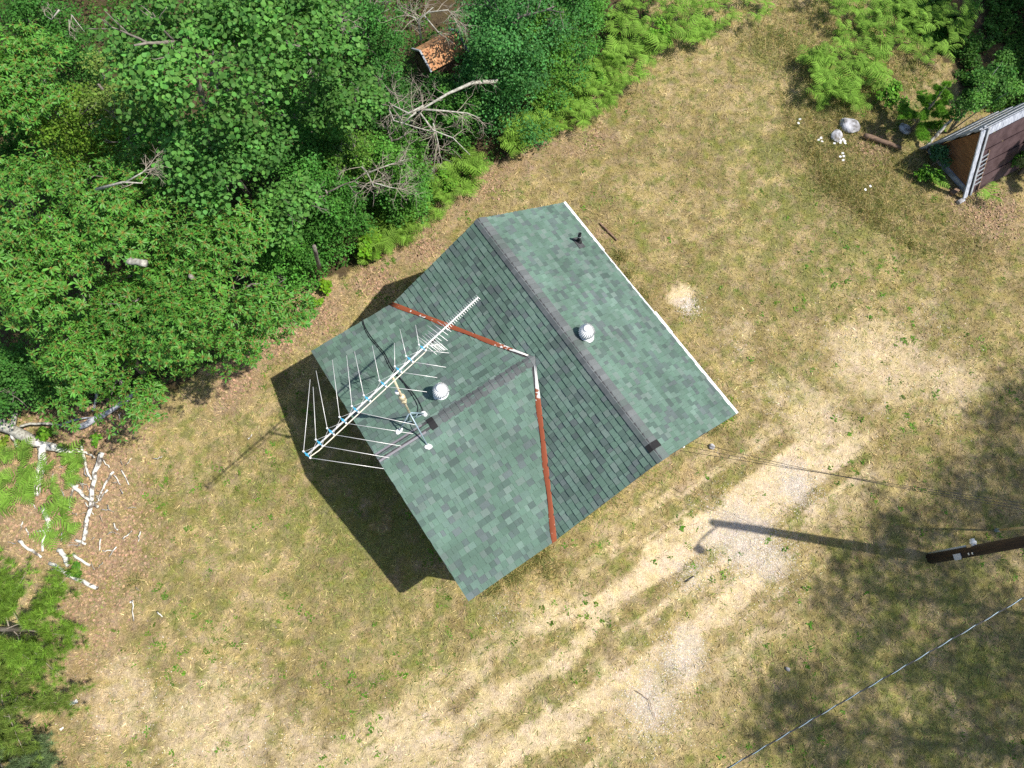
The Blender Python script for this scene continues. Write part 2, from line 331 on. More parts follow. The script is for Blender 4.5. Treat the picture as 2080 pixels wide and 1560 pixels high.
# ------------------------------------------------------------------ instanced-shape clouds (leaves, blades, needles) as one mesh
def unit(v): return v / (np.linalg.norm(v, axis=1, keepdims=True) + 1e-9)
def cloud(P, D, Nn, S, T, TF, C, CT_=None):
    """P positions, D pointing direction, Nn normal hint, S size (n,) or (n,3), T template verts (k,3), TF faces, C colour per leaf, CT_ template shade (k,)"""
    n, k = len(P), len(T); D = unit(D); B = unit(np.cross(Nn, D)); Nn = np.cross(D, B)
    if S.ndim == 1: S = np.repeat(S[:, None], 3, 1)
    V = P[:, None] + (T[None, :, 0:1] * S[:, None, 0:1]) * D[:, None] + (T[None, :, 1:2] * S[:, None, 1:2]) * B[:, None] + (T[None, :, 2:3] * S[:, None, 2:3]) * Nn[:, None]
    F = (TF[None] + (np.arange(n) * k)[:, None, None]).reshape(-1, TF.shape[1])
    CC = np.repeat(C[:, None], k, 1)
    if CT_ is not None: CC = CC * CT_[None, :, None]
    return V.reshape(-1, 3), F, CC.reshape(-1, 3)
def rdir(n, rng=RNG):
    v = rng.normal(size=(n, 3)); return unit(v)
# templates: point along +x, unit length
T_ROUND = np.array([(0, 0, 0), (.18, .36, .05), (.55, .46, .07), (1, 0, -.05), (.55, -.46, .07), (.18, -.36, .05)]); F_ROUND = np.array([(0, 2, 1), (0, 3, 2), (0, 4, 3), (0, 5, 4)])
T_OAK = np.array([(0, 0, 0), (.35, .13, .05), (.72, .17, .03), (1, 0, -.14), (.72, -.17, .03), (.35, -.13, .05), (.5, 0, -.02)]); F_OAK = np.array([(0, 6, 1), (1, 6, 2), (2, 6, 3), (3, 6, 4), (4, 6, 5), (5, 6, 0)])
T_DIA = np.array([(0, 0, 0), (.5, .40, .07), (1, 0, -.03), (.5, -.40, .07)]); F_DIA = np.array([(0, 2, 1), (0, 3, 2)])
T_BLADE = np.array([(0, .5, 0), (0, -.5, 0), (.55, .32, .10), (.55, -.32, .10), (1, 0, .05)]); F_BLADE = np.array([(0, 1, 3), (0, 3, 2), (2, 3, 4)])
T_NEED = np.array([(0, .5, 0), (0, -.5, 0), (1, 0, -.06)]); F_NEED = np.array([(0, 1, 2)])
LEAFY = np.array([.95, 1.02, .55])
def varcol(base, n, v=.25, hue=.12, rng=RNG):
    base = np.asarray(base, float)
    if base[1] > base[0] * 1.5: base = base * LEAFY
    c = base[None] * (1 + (rng.random((n, 1)) - .5) * 2 * v); c = c * (1 + (rng.random((n, 3)) - .5) * 2 * hue); return np.clip(c, .004, 1)

# ------------------------------------------------------------------ house
def thing_house():
    H = thing('house', 'cabin with green shingled cross-gable roof standing on the dry lawn', 'house', HO, HANG)
    # walls (gable ends follow the roof, set in under the overhang)
    oi = .36; th = .12
    def wall(poly, nm='wall'):
        b = MB(); b.slab(poly, th); return b.build(nm, M['siding'], H)
    zt = EAVE - .10
    # long wall under the right-hand eave, wing gable wall, and the two end walls whose top follows both roofs
    wall([hl(HU - oi, oi, 0), hl(oi, oi, 0), hl(oi, oi, roof_z(1, oi) - .10), hl(HU - oi, oi, roof_z(1, oi) - .10)])
    wall([hl(oi, HW - oi, 0), hl(HU - oi, HW - oi, 0), hl(HU - oi, HW - oi, roof_z(oi, HW) - .10), hl(WH, HW - oi, EAVE + WRISE - .10), hl(oi, HW - oi, roof_z(oi, HW) - .10)])
    for u0, sg in ((oi, 1), (HU - oi, -1)):
        p = [hl(u0, oi + th, 0), hl(u0, HW - oi - th, 0), hl(u0, HW - oi - th, roof_z(u0, 7) - .10), hl(u0, MW, roof_z(u0, 7) - .10), hl(u0, MH, EAVE + MRISE - .10), hl(u0, oi + th, roof_z(u0, oi + th) - .10)]
        wall(p if sg > 0 else p[::-1])
    return H
HOUSE = thing_house()
SHING_E = .143
PAL_G = [(.071, .117, .090), (.076, .121, .095), (.066, .110, .084), (.077, .120, .098)]
PAL_D = [(.057, .083, .072), (.063, .087, .080), (.070, .089, .086), (.055, .086, .071)]
PAL_L = [(.088, .132, .108), (.093, .126, .109)]
def clip(poly, a, b, c):
    """keep a*s+b*t>=c"""
    out = []
    for i in range(len(poly)):
        p, q = poly[i], poly[(i + 1) % len(poly)]; dp = a * p[0] + b * p[1] - c; dq = a * q[0] + b * q[1] - c
        if dp >= 0: out.append(p)
        if (dp >= 0) != (dq >= 0): k = dp / (dp - dq); out.append((p[0] + k * (q[0] - p[0]), p[1] + k * (q[1] - p[1])))
    return out
TABS = []
def slope(name, P0, es, et, slen, tlen, planes, light):
    """P0, es, et: house-local frame of the slope; planes(s) -> half planes kept"""
    es, et = Vector(es).normalized(), Vector(et).normalized(); nn = es.cross(et).normalized()
    if nn.z < 0: nn = -nn
    W = lambda s, t, h: P0 + es * s + et * t + nn * h
    nC = int(math.ceil(tlen / SHING_E)); rows = []
    for i in range(nC):
        t0 = i * SHING_E; t1 = min(t0 + SHING_E, tlen); s = -random.random() * .2; raised = random.random() < .5; wob = random.uniform(-.004, .004)
        tone = random.uniform(.93, 1.07)
        while s < slen:
            wd_ = random.choice((.08, .10, .13, .15, .17, .20)) * random.uniform(.9, 1.1); s1 = s + wd_
            poly = [(max(s, 0) + .0016, t0 + wob + random.uniform(-.003, .003)), (min(s1, slen) - .0016, t0 + wob), (min(s1, slen) - .0016, t1 + .012), (max(s, 0) + .0016, t1 + .012)]
            if t1 >= tlen - 1e-6: poly[2] = (poly[2][0], tlen); poly[3] = (poly[3][0], tlen)
            ok = poly[1][0] - poly[0][0] > .012
            if ok:
                for a, b, c in planes((s + s1) / 2):
                    poly = clip(poly, a, b, c)
                    if len(poly) < 3: ok = False; break
            if ok:
                r = random.random()
                base = random.choice(PAL_G) if r < .56 else random.choice(PAL_D) if r < .82 else random.choice(PAL_L)
                k = 1.33 * tone * random.uniform(.90, 1.10) * light; colr = tuple(x * k for x in base)  # light: per-slope lightness, glare from the viewing angle put into shingle colour
                hb = (.023 if raised else .0145) + random.uniform(-.0012, .0022)
                top = [W(p[0], p[1], .003 + hb * max(0, 1 - (p[1] - t0) / (SHING_E + .012))) for p in poly]
                bot = [W(p[0], p[1], -.001) for p in poly]
                rows.append((top, bot, colr))
            raised = not raised if random.random() < .8 else raised; s = s1
    return name, rows
SL = {}
rl = math.hypot(MH, MRISE); wl = math.hypot(WH, WRISE)
VK = WRISE / WH / (MRISE / rl)          # valley on the main left slope: t = VK * u (u < half)
VW = WRISE / WH * MH / MRISE            # valley: w = MW - VW * u
vg = .055
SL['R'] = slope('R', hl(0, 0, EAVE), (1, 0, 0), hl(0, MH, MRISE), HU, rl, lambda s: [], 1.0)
def pl_L(s):
    n = math.hypot(VK, 1)
    return [(-VK, 1, vg * n * .5)] if s < WH else [(VK, 1, VK * HU + vg * n * .5)]
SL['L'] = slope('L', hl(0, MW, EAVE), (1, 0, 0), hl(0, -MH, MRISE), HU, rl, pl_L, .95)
# wing slopes: s runs along +w from w=3, t up the slope; t = x/WH*wl with x = distance from eave
w0 = 3.0; kx = WH / wl
def pl_N(s): n = math.hypot(1, VW * kx); return [(1, VW * kx, MW - w0 + vg * 1.7 * n)]
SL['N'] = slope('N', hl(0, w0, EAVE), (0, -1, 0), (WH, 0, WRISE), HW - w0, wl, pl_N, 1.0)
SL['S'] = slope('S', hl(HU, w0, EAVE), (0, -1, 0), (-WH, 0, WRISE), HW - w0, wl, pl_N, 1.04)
# which tabs show largest in the photograph
cand = []
for k, (nm, rows) in SL.items():
    for i, (top, bot, c) in enumerate(rows):
        pp = proj_np(np.array([HM @ p for p in top])); a = 0
        for j in range(len(pp)): q = pp[(j + 1) % len(pp)]; a += pp[j][0] * q[1] - q[0] * pp[j][1]
        cand.append((abs(a) / 2, k, i))
cand.sort(reverse=True); SINGLE = {(k, i) for _, k, i in cand[:300]}
decks = {'R': [hl(0, 0, EAVE), hl(0, MH, EAVE + MRISE), hl(HU, MH, EAVE + MRISE), hl(HU, 0, EAVE)],
         'L': [hl(0, MW, EAVE), hl(HU, MW, EAVE), hl(HU, MH, EAVE + MRISE), hl(0, MH, EAVE + MRISE)],
         'N': [hl(0, MW, EAVE), hl(WH, MW - VW * WH, EAVE + WRISE), hl(WH, HW, EAVE + WRISE), hl(0, HW, EAVE)],
         'S': [hl(HU, MW, EAVE), hl(HU, HW, EAVE), hl(WH, HW, EAVE + WRISE), hl(WH, MW - VW * WH, EAVE + WRISE)]}
# the part of the main left slope above the valleys
decks['L'] = [hl(0, MW, EAVE), hl(WH, MW - VW * WH, EAVE + WRISE), hl(HU, MW, EAVE), hl(HU, MH, EAVE + MRISE), hl(0, MH, EAVE + MRISE)]
DECK_LABEL = {'R': 'sunlit main roof slope with the plumbing vent', 'L': 'steep darker main roof slope between the two valleys', 'N': 'wing roof slope carrying the antenna mast', 'S': 'pale broad wing roof slope'}
DK = {}
for k, poly in decks.items():
    poly = [Vector(p) for p in poly]; ar = sum(p.x * q.y - q.x * p.y for p, q in zip(poly, poly[1:] + poly[:1]))
    if ar < 0: poly = poly[::-1]
    while True:                                      # start at a convex corner so that the slab grows downwards
        if (poly[1] - poly[0]).cross(poly[2] - poly[0]).z > 0: break
        poly = poly[1:] + poly[:1]
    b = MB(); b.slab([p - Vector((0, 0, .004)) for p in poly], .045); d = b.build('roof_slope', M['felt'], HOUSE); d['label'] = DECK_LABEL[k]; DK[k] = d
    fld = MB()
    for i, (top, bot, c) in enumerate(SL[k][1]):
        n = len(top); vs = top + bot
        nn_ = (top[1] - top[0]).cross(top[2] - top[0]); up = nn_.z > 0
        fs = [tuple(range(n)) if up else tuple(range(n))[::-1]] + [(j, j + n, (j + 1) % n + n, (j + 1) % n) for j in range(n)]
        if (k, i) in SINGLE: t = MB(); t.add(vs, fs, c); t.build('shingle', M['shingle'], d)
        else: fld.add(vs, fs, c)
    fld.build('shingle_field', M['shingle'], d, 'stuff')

# ridge: raised vent strip under lapped cap shingles
def ridge(name, p0, p1, dl, dr, wl_, wr_, n, dark=(), lift=.03, gap_after=None, tint=1.0):
    ax = (p1 - p0); L_ = ax.length; ax.normalize(); dl, dr = dl.normalized(), dr.normalized(); up = Vector((0, 0, 1))
    core = MB(); c0, c1 = p0, p1
    for dd, ww in ((dl, wl_ * .86), (dr, wr_ * .86)):
        a = c0 + up * (lift - .004); core.slab([a, a + dd * ww, c1 + up * (lift - .004) + dd * ww, c1 + up * (lift - .004)] if (dd.cross(ax)).z > 0 else [c1 + up * (lift - .004), c1 + up * (lift - .004) + dd * ww, a + dd * ww, a], lift * .9)
    core_o = core.build(name, M['felt'], HOUSE)
    e = L_ / n
    for i in range(n):
        if gap_after is not None and i >= gap_after: break
        a = p0 + ax * (i * e + random.uniform(-.004, .004)); b_ = p0 + ax * ((i + 1) * e + .02)
        h0, h1 = lift + .004, lift + .014 + random.uniform(0, .004); t = MB(); isd = i in dark
        g = random.uniform(.88, 1.1) * tint
        c = (.018, .017, .018) if isd else random.choice([(.122 * g, .136 * g, .134 * g), (.108 * g, .132 * g, .122 * g), (.136 * g, .147 * g, .147 * g), (.11 * g, .12 * g, .121 * g)])
        if isd: h0 += .01; h1 += .008
        pr = []
        for q, h in ((a, h0), (b_, h1)):
            pr += [q + dl * wl_ + up * (h - .012), q + dl * wl_ * .25 + up * h, q + dr * wr_ * .25 + up * h, q + dr * wr_ + up * (h - .012)]
        lo = [v - up * .009 for v in pr]
        fs = [(0, 1, 5, 4), (1, 2, 6, 5), (2, 3, 7, 6)]
        if ((pr[1] - pr[0]).cross(pr[4] - pr[0])).z < 0: fs = [f[::-1] for f in fs]
        fs += [(4, 5, 13, 12), (5, 6, 14, 13), (6, 7, 15, 14), (0, 4, 12, 8), (3, 7, 15, 11), (0, 1, 9, 8), (1, 2, 10, 9), (2, 3, 11, 10)]
        t.add(pr + lo, fs, c); o = t.build('ridge_shingle', M['shingle'], core_o)
        if isd: o['label'] = 'black exposed strip in the ridge line'
    return core_o
ridge('ridge_vent', hl(0, MH, EAVE + MRISE), hl(HU, MH, EAVE + MRISE), hl(0, MH, -MRISE), hl(0, -MH, -MRISE), .13, .25, 50, dark=(47,), lift=.035)
ridge('wing_ridge', hl(WH, MW - VW * WH - .05, EAVE + WRISE), hl(WH, HW, EAVE + WRISE), (Vector((-WH, 0, -WRISE))), (Vector((WH, 0, -WRISE))), .145, .145, 28, dark=(18,), lift=.018, gap_after=19, tint=.8)
# uncapped end of the wing ridge: pale lapped edges either side of the dark slot
for sgn in (-1, 1):
    b = MB(); dd = Vector((sgn * WH, 0, -WRISE)).normalized(); a0, a1 = hl(WH, 6.22, EAVE + WRISE), hl(WH, HW - .01, EAVE + WRISE)
    q = [a0 + dd * .075, a1 + dd * .07, a1 + dd * .115, a0 + dd * .12]; q = [v + Vector((0, 0, .024)) for v in q]
    if (q[1] - q[0]).cross(q[2] - q[0]).z < 0: q = q[::-1]
    b.slab(q, .006, (.21, .20, .215)); b.build('ridge_edge_strip', M['shingle'], HOUSE)
# valley flashings
def valley(sgn, label):
    b = MB(); up = Vector((0, 0, 1)); n = 14
    us = lambda f: (f * WH) if sgn < 0 else HU - f * WH
    Lp, Cp, Rp = [], [], []
    for i in range(n + 1):
        f = -0.005 + .965 * i / n; u = us(f); w = MW - VW * f * WH; c = hl(u, w, EAVE + WRISE * f)
        wid = (.066 + .012 * math.sin(i * 1.3)) * (1.15 - .75 * max(0, (f - .72) / .28))
        dm = hl(0, -MH, MRISE).normalized(); dw = hl(0, 1, 0)
        Lp.append(c + dm * wid * .30 + up * .026); Cp.append(c + up * .014); Rp.append(c + dw * wid * 1.35 + up * .024)
    vs = Lp + Cp + Rp; m_ = n + 1; fs = []
    for i in range(n): fs += [(i, i + 1, m_ + i + 1, m_ + i), (m_ + i, m_ + i + 1, 2 * m_ + i + 1, 2 * m_ + i)]
    b.add(vs, fs); me = b.mesh('valley_flashing', True); o = link('valley_flashing', me, M['rust_valley'], HOUSE); o['label'] = label
    s = o.modifiers.new('s', 'SOLIDIFY'); s.thickness = .006
    return us
def mat_valley():
    """rust with flaked white paint; the upper end keeps its paint (u is the run along the valley)"""
    m = M['rust_valley']; nt = m.node_tree; N, L = nt.nodes, nt.links
    nz = [x for x in N if x.type == 'TEX_NOISE'][0]; cr = [x for x in N if x.type == 'VALTORGB'][0]
    tc = [x for x in N if x.type == 'TEX_COORD'][0]; sx = N.new('ShaderNodeSeparateXYZ'); L.new(tc.outputs['Object'], sx.inputs[0])
    mr = N.new('ShaderNodeMapRange'); mr.inputs['From Min'].default_value = EAVE + WRISE * .74; mr.inputs['From Max'].default_value = EAVE + WRISE * .93
    mr.inputs['To Min'].default_value = 0; mr.inputs['To Max'].default_value = .35; L.new(sx.outputs[2], mr.inputs[0])
    ad = N.new('ShaderNodeMath'); L.new(nz.outputs['Fac'], ad.inputs[0]); L.new(mr.outputs[0], ad.inputs[1]); L.new(ad.outputs[0], cr.inputs[0])
mat_valley()
valley(-1, 'rusty valley flashing with white upper end under the antenna'); valley(1, 'long rusty valley flashing with flaking white edge')
# white drip edge along the sunlit eave, in lapped lengths
cuts = [(0.0, 1.72, .075), (1.72, 3.78, .045), (3.78, 4.45, .085), (4.45, HU, .075)]
for i, (a, b_, wd_) in enumerate(cuts):
    b = MB(); b.box((0, 0, 0), (b_ - a - .006, wd_, .10), Matrix.Translation(hl((a + b_) / 2, -wd_ / 2 + .004, EAVE - .035 + .003 * (i % 2))) @ Matrix.Rotation((.006 if i % 2 else -.005), 4, 'Z')); b.build('drip_edge', M['white'], HOUSE)
# thin rake trim at the gable ends, and fascia at the other eaves
def bar(nm, p, q, t, hgt, mat, drop=.06):
    d = (q - p); b = MB(); L_ = d.length; rot = d.to_track_quat('X', 'Z').to_matrix().to_4x4()
    b.box((0, 0, 0), (L_, t, hgt), Matrix.Translation((p + q) / 2 - Vector((0, 0, drop + hgt / 2))) @ rot); return b.build(nm, mat, HOUSE)
for u in (.03, HU - .03):
    bar('rake_board', hl(u, 0.02, EAVE), hl(u, MH, EAVE + MRISE), .03, .10, M['brownwood']); bar('rake_board', hl(u, MW, EAVE), hl(u, MH + .02, EAVE + MRISE), .03, .10, M['brownwood'])
    bar('fascia', hl(u, MW + .02, EAVE), hl(u, HW - .02, EAVE), .03, .10, M['siding'])
for u in (0.02, HU - .02): bar('rake_board', hl(u, HW - .03, EAVE), hl(WH, HW - .03, EAVE + WRISE), .03, .10, M['siding'])

# ------------------------------------------------------------------ roof fittings
def turbine(px, py, label):
    u, w, z = at_roof(px, py); p = hw(u, w, z); t = thing('turbine_vent', label, 'roof vent', p, 0, 'white turbine vents on the roof')
    b = MB(); b.lathe([(.20, -.10), (.19, .02), (.15, .05), (.15, .12)], (0, 0, 0), 24); b.build('base_collar', M['galv'], t, smooth=True)
    rr = .175; zc = .26
    b = MB(); b.lathe([(.11, -.13)] + [(rr * .80 * math.cos(a), rr * .80 * math.sin(a)) for a in np.linspace(-.8, 1.3, 8)], (0, 0, zc), 20); b.build('turbine_core', M['white'], t, smooth=True)
    b = MB(); nf = 22
    for k in range(nf):
        vs = []
        for j in range(8):
            e = -.95 + 2.15 * j / 7; tw = .55 * (j / 7); ph = 2 * math.pi * k / nf + tw
            for dphi, rr_ in ((0, rr * 1.04), (2 * math.pi / nf * .95, rr * .93)):
                vs.append((rr_ * math.cos(e) * math.cos(ph + dphi), rr_ * math.cos(e) * math.sin(ph + dphi), zc + rr_ * math.sin(e)))
        b.add(vs, [(2 * j, 2 * j + 1, 2 * j + 3, 2 * j + 2) for j in range(7)])
    b.build('turbine_vanes', M['galv'], t, 'stuff', True)
    b = MB(); b.lathe([(.085, 0), (.075, .012), (.02, .022)], (0, 0, zc + rr * .93), 20); b.build('top_cap', M['galv'], t, smooth=True)
turbine(1189, 683, 'white turbine vent on the sunlit main roof slope')
turbine(897, 801, 'white turbine vent on the wing slope beside the antenna mast')
u, w, z = at_roof(1175, 492); pv = hw(u, w, z)
t = thing('plumbing_vent', 'black plumbing vent pipe near the upper roof corner', 'vent pipe', pv)
b = MB(); b.lathe([(.095, -.04), (.085, .03), (.055, .06), (.05, .09)], (0, 0, 0), 16); b.build('rubber_boot', M['black'], t, smooth=True)
b = MB(); b.lathe([(.042, .05), (.042, .40), (.034, .40), (.034, .30)], (0, 0, 0), 14); b.build('pipe', M['black'], t, smooth=True)
b = MB(); b.lathe([(.047, .27), (.047, .285)], (0, 0, 0), 14); b.build('band', M['conduit'], t)
nR = Matrix.Rotation(HANG, 4, 'Z') @ Matrix.Rotation(math.atan2(MRISE, MH), 4, 'X').inverted()
b = MB(); b.box((0.03, -.03, .022), (.34, .22, .004), nR); b.build('flashing', M['felt'], t)

# ------------------------------------------------------------------ television antenna
Z_REAR, Z_FRONT = 6.6, 6.2; PR, PF = (624, 924), (971, 604)
def bz(px, py):
    f = ((px - PR[0]) * (PF[0] - PR[0]) + (py - PR[1]) * (PF[1] - PR[1])) / ((PF[0] - PR[0]) ** 2 + (PF[1] - PR[1]) ** 2); return Z_REAR + (Z_FRONT - Z_REAR) * f
A_ = lambda px, py, dz=0: at(px, py, bz(px, py) + dz)
fu, fw, fz = at_roof(842, 860); mb = hw(fu, fw, fz); mt = at(797, 765, bz(797, 765))
ANT = thing('television_antenna', 'long swept television antenna on a rusty mast above the wing roof', 'antenna', (mb.x, mb.y, mb.z)); AO = Vector(ANT.location)
def ap(nm, pts, r, mat, par=None, n=6):
    b = MB(); b.tube([Vector(p) - AO for p in pts], r, n); return b.build(nm, mat, par or ANT, smooth=True)
side = (A_(*PF) - A_(*PR)).cross(Vector((0, 0, 1))).normalized()
BOOM = ap('boom', [A_(*PR), A_(*PF)], .018, M['alu']); pe = A_(905, 664)
ap('lower_boom', [A_(*PR) + side * .05 - Vector((0, 0, .02)), A_(640, 908) + side * .06 - Vector((0, 0, .09)), A_(858, 707) + side * .06 - Vector((0, 0, .09)), A_(872, 694) - Vector((0, 0, .01))], .011, M['cream'])
NODES = [((624, 924), (630, 771), (779, 952)), ((649, 900), (636, 786), (791, 930)), ((672, 877), (642, 753), (815, 906)), ((697, 854), (675, 731), (839, 881)), ((722, 832), (704, 722), (844, 863)),
         ((746, 810), (720, 714), None), ((778, 780), (756, 702), (867, 796)), ((809, 751), (801, 697), (888, 767)), ((832, 730), (812, 668), (906, 746)), ((858, 707), (844, 660), (912, 717))]
fd = (A_(*PF) - A_(*PR)).normalized()
for (n0, a, c) in NODES:
    p = A_(*n0)
    b = MB(); q = p - AO; Mx = Matrix.Translation(q + Vector((0, 0, .018))) @ Matrix.Rotation(math.atan2(fd.y, fd.x), 4, 'Z')
    b.box((0, 0, 0), (.022, .11, .022), Mx); b.box((0, 0, .004), (.045, .022, .025), Mx); o = b.build('insulator', M['blue'], ANT)
    for s_ in (-1, 1):
        e = MB(); e.lathe([(.018, -.015), (.018, .015), (.01, .022)], q + side * s_ * .085 + Vector((0, 0, .018)), 8); e.build('end_clamp', M['white'], o)
    for tgt, s_ in ((a, -1), (c, 1)):
        if tgt is None: continue
        st = p + side * s_ * .085 + Vector((0, 0, .018)); en = at(tgt[0], tgt[1], bz(*n0) + .0); ap('element', [st, en], .0052, M['alu'], BOOM, 5)
for (n0, _, _), (n1, _, _) in zip(NODES[:-1], NODES[1:]):       # crossed phasing wires between nodes
    for s_ in (-1, 1): ap('phasing_wire', [A_(*n0) + side * s_ * .07 + Vector((0, 0, .03)), A_(*n1) - side * s_ * .05 + Vector((0, 0, .035))], .003, M['alu'], ANT, 4)
Z5 = lambda x, y: (820 + x / 11.55, 640 + y / 11.55)
for a, c in [((310, 545), (775, 925)), ((310, 480), (800, 850)), ((435, 480), (850, 840)), ((495, 435), (965, 825)), ((575, 420), (1025, 815)), ((565, 370), (885, 605)), ((560, 245), (1030, 605)), ((715, 230), (1040, 470)), ((795, 150), (1115, 390))]:
    ap('element', [A_(*Z5(*a), .0), A_(*Z5(*c), .0)], .0058, M['alu'], BOOM, 5)
for i in range(19):                                             # short directors towards the tip
    f = .79 + .21 * i / 18; p = A_(*PR).lerp(A_(*PF), f) + Vector((0, 0, .012)); h = .085 - .001 * i; dv = (side * 1.0 - fd * .12).normalized(); ap('director', [p - dv * h, p + dv * h], .0055, M['alu'], BOOM, 5)
# lower wing of the corner reflector
r0, r1 = A_(874, 702, -.02), A_(898, 699, -.45); ap('reflector_boom', [r0, r1], .013, M['alu'])
for i in range(6):
    p = r0.lerp(r1, (i + .5) / 6); ap('reflector_rod', [p - side * .17 - fd * .02, p + side * .17], .005, M['alu'], BOOM, 5)
b = MB(); b.box((0, 0, 0), (.09, .05, .05), Matrix.Translation(A_(880, 690) - AO + Vector((0, 0, -.03))) @ Matrix.Rotation(math.atan2(fd.y, fd.x), 4, 'Z')); b.build('balun_box', M['black'], ANT)
MAST = ap('mast', [mb - Vector((0, 0, .1)), mt], .023, M['mast'], None, 10)
mf = lambda k: mb.lerp(mt, k)
b = MB(); b.lathe([(.05, -.10), (.065, -.07), (.065, .05), (.045, .09)], mf(.60) - AO, 14); b.build('rotor', M['mast'], MAST, smooth=True)
b = MB(); b.lathe([(.045, -.05), (.045, .05)], mf(.70) - AO + Vector((-.05, .0, 0)), 10); b.build('rotor_cap', M['sealant'], MAST, smooth=True)
b = MB(); b.box((0, 0, 0), (.10, .09, .05), Matrix.Translation(mf(.52) - AO)); b.box((0, 0, .09), (.05, .12, .03), Matrix.Translation(mf(.52) - AO)); b.build('clamp_bracket', M['mast'], MAST)
ap('bracket_arm', [mf(.1), mf(.1) + Vector((.2, .05, .15))], .008, M['steel'], MAST)
top3 = mf(.26)
for i, (fx, fy, lab) in enumerate(((862, 840, 1), (811, 876, 2), (869, 906, 3))):
    u, w, z = at_roof(fx, fy); f = hw(u, w, z + .015); leg = ap('tripod_leg', [top3, f], .016, M['steel'])
    ap('leg_brace', [mf(.06), top3.lerp(f, .55)], .009, M['steel'])
    b = MB(); rng2 = random.Random(i)
    for k in range(5):
        a = rng2.uniform(0, 6.3); rr = rng2.uniform(0, .055); q = f - AO + Vector((rr * math.cos(a), rr * math.sin(a), 0)); zz = roof_z(*house_uw(q.x + AO.x, q.y + AO.y)) - AO.z
        b.lathe([(.055, .0), (.045, .028), (.02, .038)], (q.x, q.y, zz + .004), 9)
    b.build('sealant_patch', M['sealant'], leg, smooth=True)
# coax cables lying on the slope
def roof_cable(pts, label):
    P = []
    for x, y in pts: u, w, z = at_roof(x, y); P.append(hw(u, w, z + .03))
    Q = []
    for i in range(len(P) - 1):
        p0, p1, p2, p3 = P[max(i - 1, 0)], P[i], P[i + 1], P[min(i + 2, len(P) - 1)]
        for k in range(6):
            t_ = k / 6; Q.append(.5 * ((2 * p1) + (p2 - p0) * t_ + (2 * p0 - 5 * p1 + 4 * p2 - p3) * t_ * t_ + (3 * p1 - p0 - 3 * p2 + p3) * t_ ** 3))
    Q.append(P[-1]); b = MB(); b.tube(Q, .0085, 6); tag(b.build('antenna_cable', M['wire'], None, smooth=True), label, 'cable')
roof_cable([(735, 648), (738, 660), (748, 682), (765, 703), (780, 722), (791, 745), (803, 760), (820, 779), (837, 803), (849, 826), (847, 843)], 'black antenna cable curving down the wing slope, ending nearer the mast')
roof_cable([(737, 647), (741, 662), (751, 680), (768, 702), (783, 720), (794, 742), (808, 762), (825, 782), (845, 806), (858, 832), (856, 845)], 'black antenna cable curving down the wing slope, ending nearer the upper foot')

# ------------------------------------------------------------------ utility pole, wires
PB = at(1893, 1134); PH = 7.95
POLE = thing('utility_pole', 'dark creosoted utility pole with grey conduit guard at its foot', 'utility pole', PB)
b = MB(); b.tube([(0, 0, -.1), (0, 0, 3), (0, 0, PH)], [.135, .12, .095], 18); b.build('shaft', M['pole'], POLE, smooth=True)
vdir = Vector((-PB.x, -PB.y, 0)).normalized(); sdir = Vector((-vdir.y, vdir.x, 0))                   # towards the house side / across
if sdir.y < 0: sdir = -sdir
b = MB(); c = sdir * .125 + vdir * .03; b.tube([c + Vector((0, 0, 0)), c + Vector((0, 0, 1.6))], .032, 8); b.build('conduit_guard', M['conduit'], POLE, smooth=True)
b = MB(); c = sdir * .155 + vdir * .02 + Vector((0, 0, 1.85)); b.lathe([(.075, 0), (.075, .05), (.055, .055), (.05, .11)], c, 16, axis=sdir); b.lathe([(.06, -.05), (.06, .0)], c, 12, axis=sdir); mo = b.build('meter_cap', M['white'], POLE, smooth=True)
b = MB(); b.box((0, 0, 0), (.10, .14, .16), Matrix.Translation(c - sdir * .05 - Vector((0, 0, .10))) @ Matrix.Rotation(math.atan2(sdir.y, sdir.x), 4, 'Z')); b.build('meter_base', M['tanplastic'], POLE)
tgc = vdir * .16 - sdir * .07 + Vector((0, 0, 1.3))
b = MB(); Mx = Matrix.Translation(tgc) @ Matrix.Rotation(math.atan2(vdir.y, vdir.x) + R(90), 4, 'Z')
b.slab([Mx @ Vector(p) for p in ((-.07, 0, -.14), (.07, 0, -.14), (.07, 0, .10), (.02, 0, .15), (-.07, 0, .15))], .004); b.build('metal_tag', M['tagmetal'], POLE)
for k in range(2):                                               # two small nailed plates
    b = MB(); q = vdir * .137 - sdir * .05 + Vector((0, 0, 1.72 + .14 * k)); b.box((0, 0, 0), (.006, .05, .045), Matrix.Translation(q) @ Matrix.Rotation(math.atan2(vdir.y, vdir.x), 4, 'Z')); b.build('number_plate', M['white'], POLE)
# lamp arm: its shadow falls near the gravel
lz = 7.35; ls = at(1424, 1116); lp = Vector((ls.x + SUN.x / SUN.z * lz, ls.y + SUN.y / SUN.z * lz, lz)) - PB
b = MB(); b.tube([Vector((0, 0, 7.62)), lp * .5 + Vector((0, 0, 7.68 - lz * .5)), lp + Vector((0, 0, .16))], .026, 8); b.build('lamp_arm', M['conduit'], POLE, smooth=True)
b = MB(); b.lathe([(.03, .2), (.06, .14), (.075, .05), (.12, -.03), (.105, -.09), (.04, -.11)], lp, 16); b.build('lamp_head', M['conduit'], POLE, smooth=True)
def sag(p, q, s, n=24): return [p.lerp(q, i / n) - Vector((0, 0, s * 4 * (i / n) * (1 - i / n))) for i in range(n + 1)]
hwz = 2.95; H0 = at(1388, 906, hwz)
b = MB(); hm = H0 - Vector((hu_ax[0], hu_ax[1], 0)) * .08
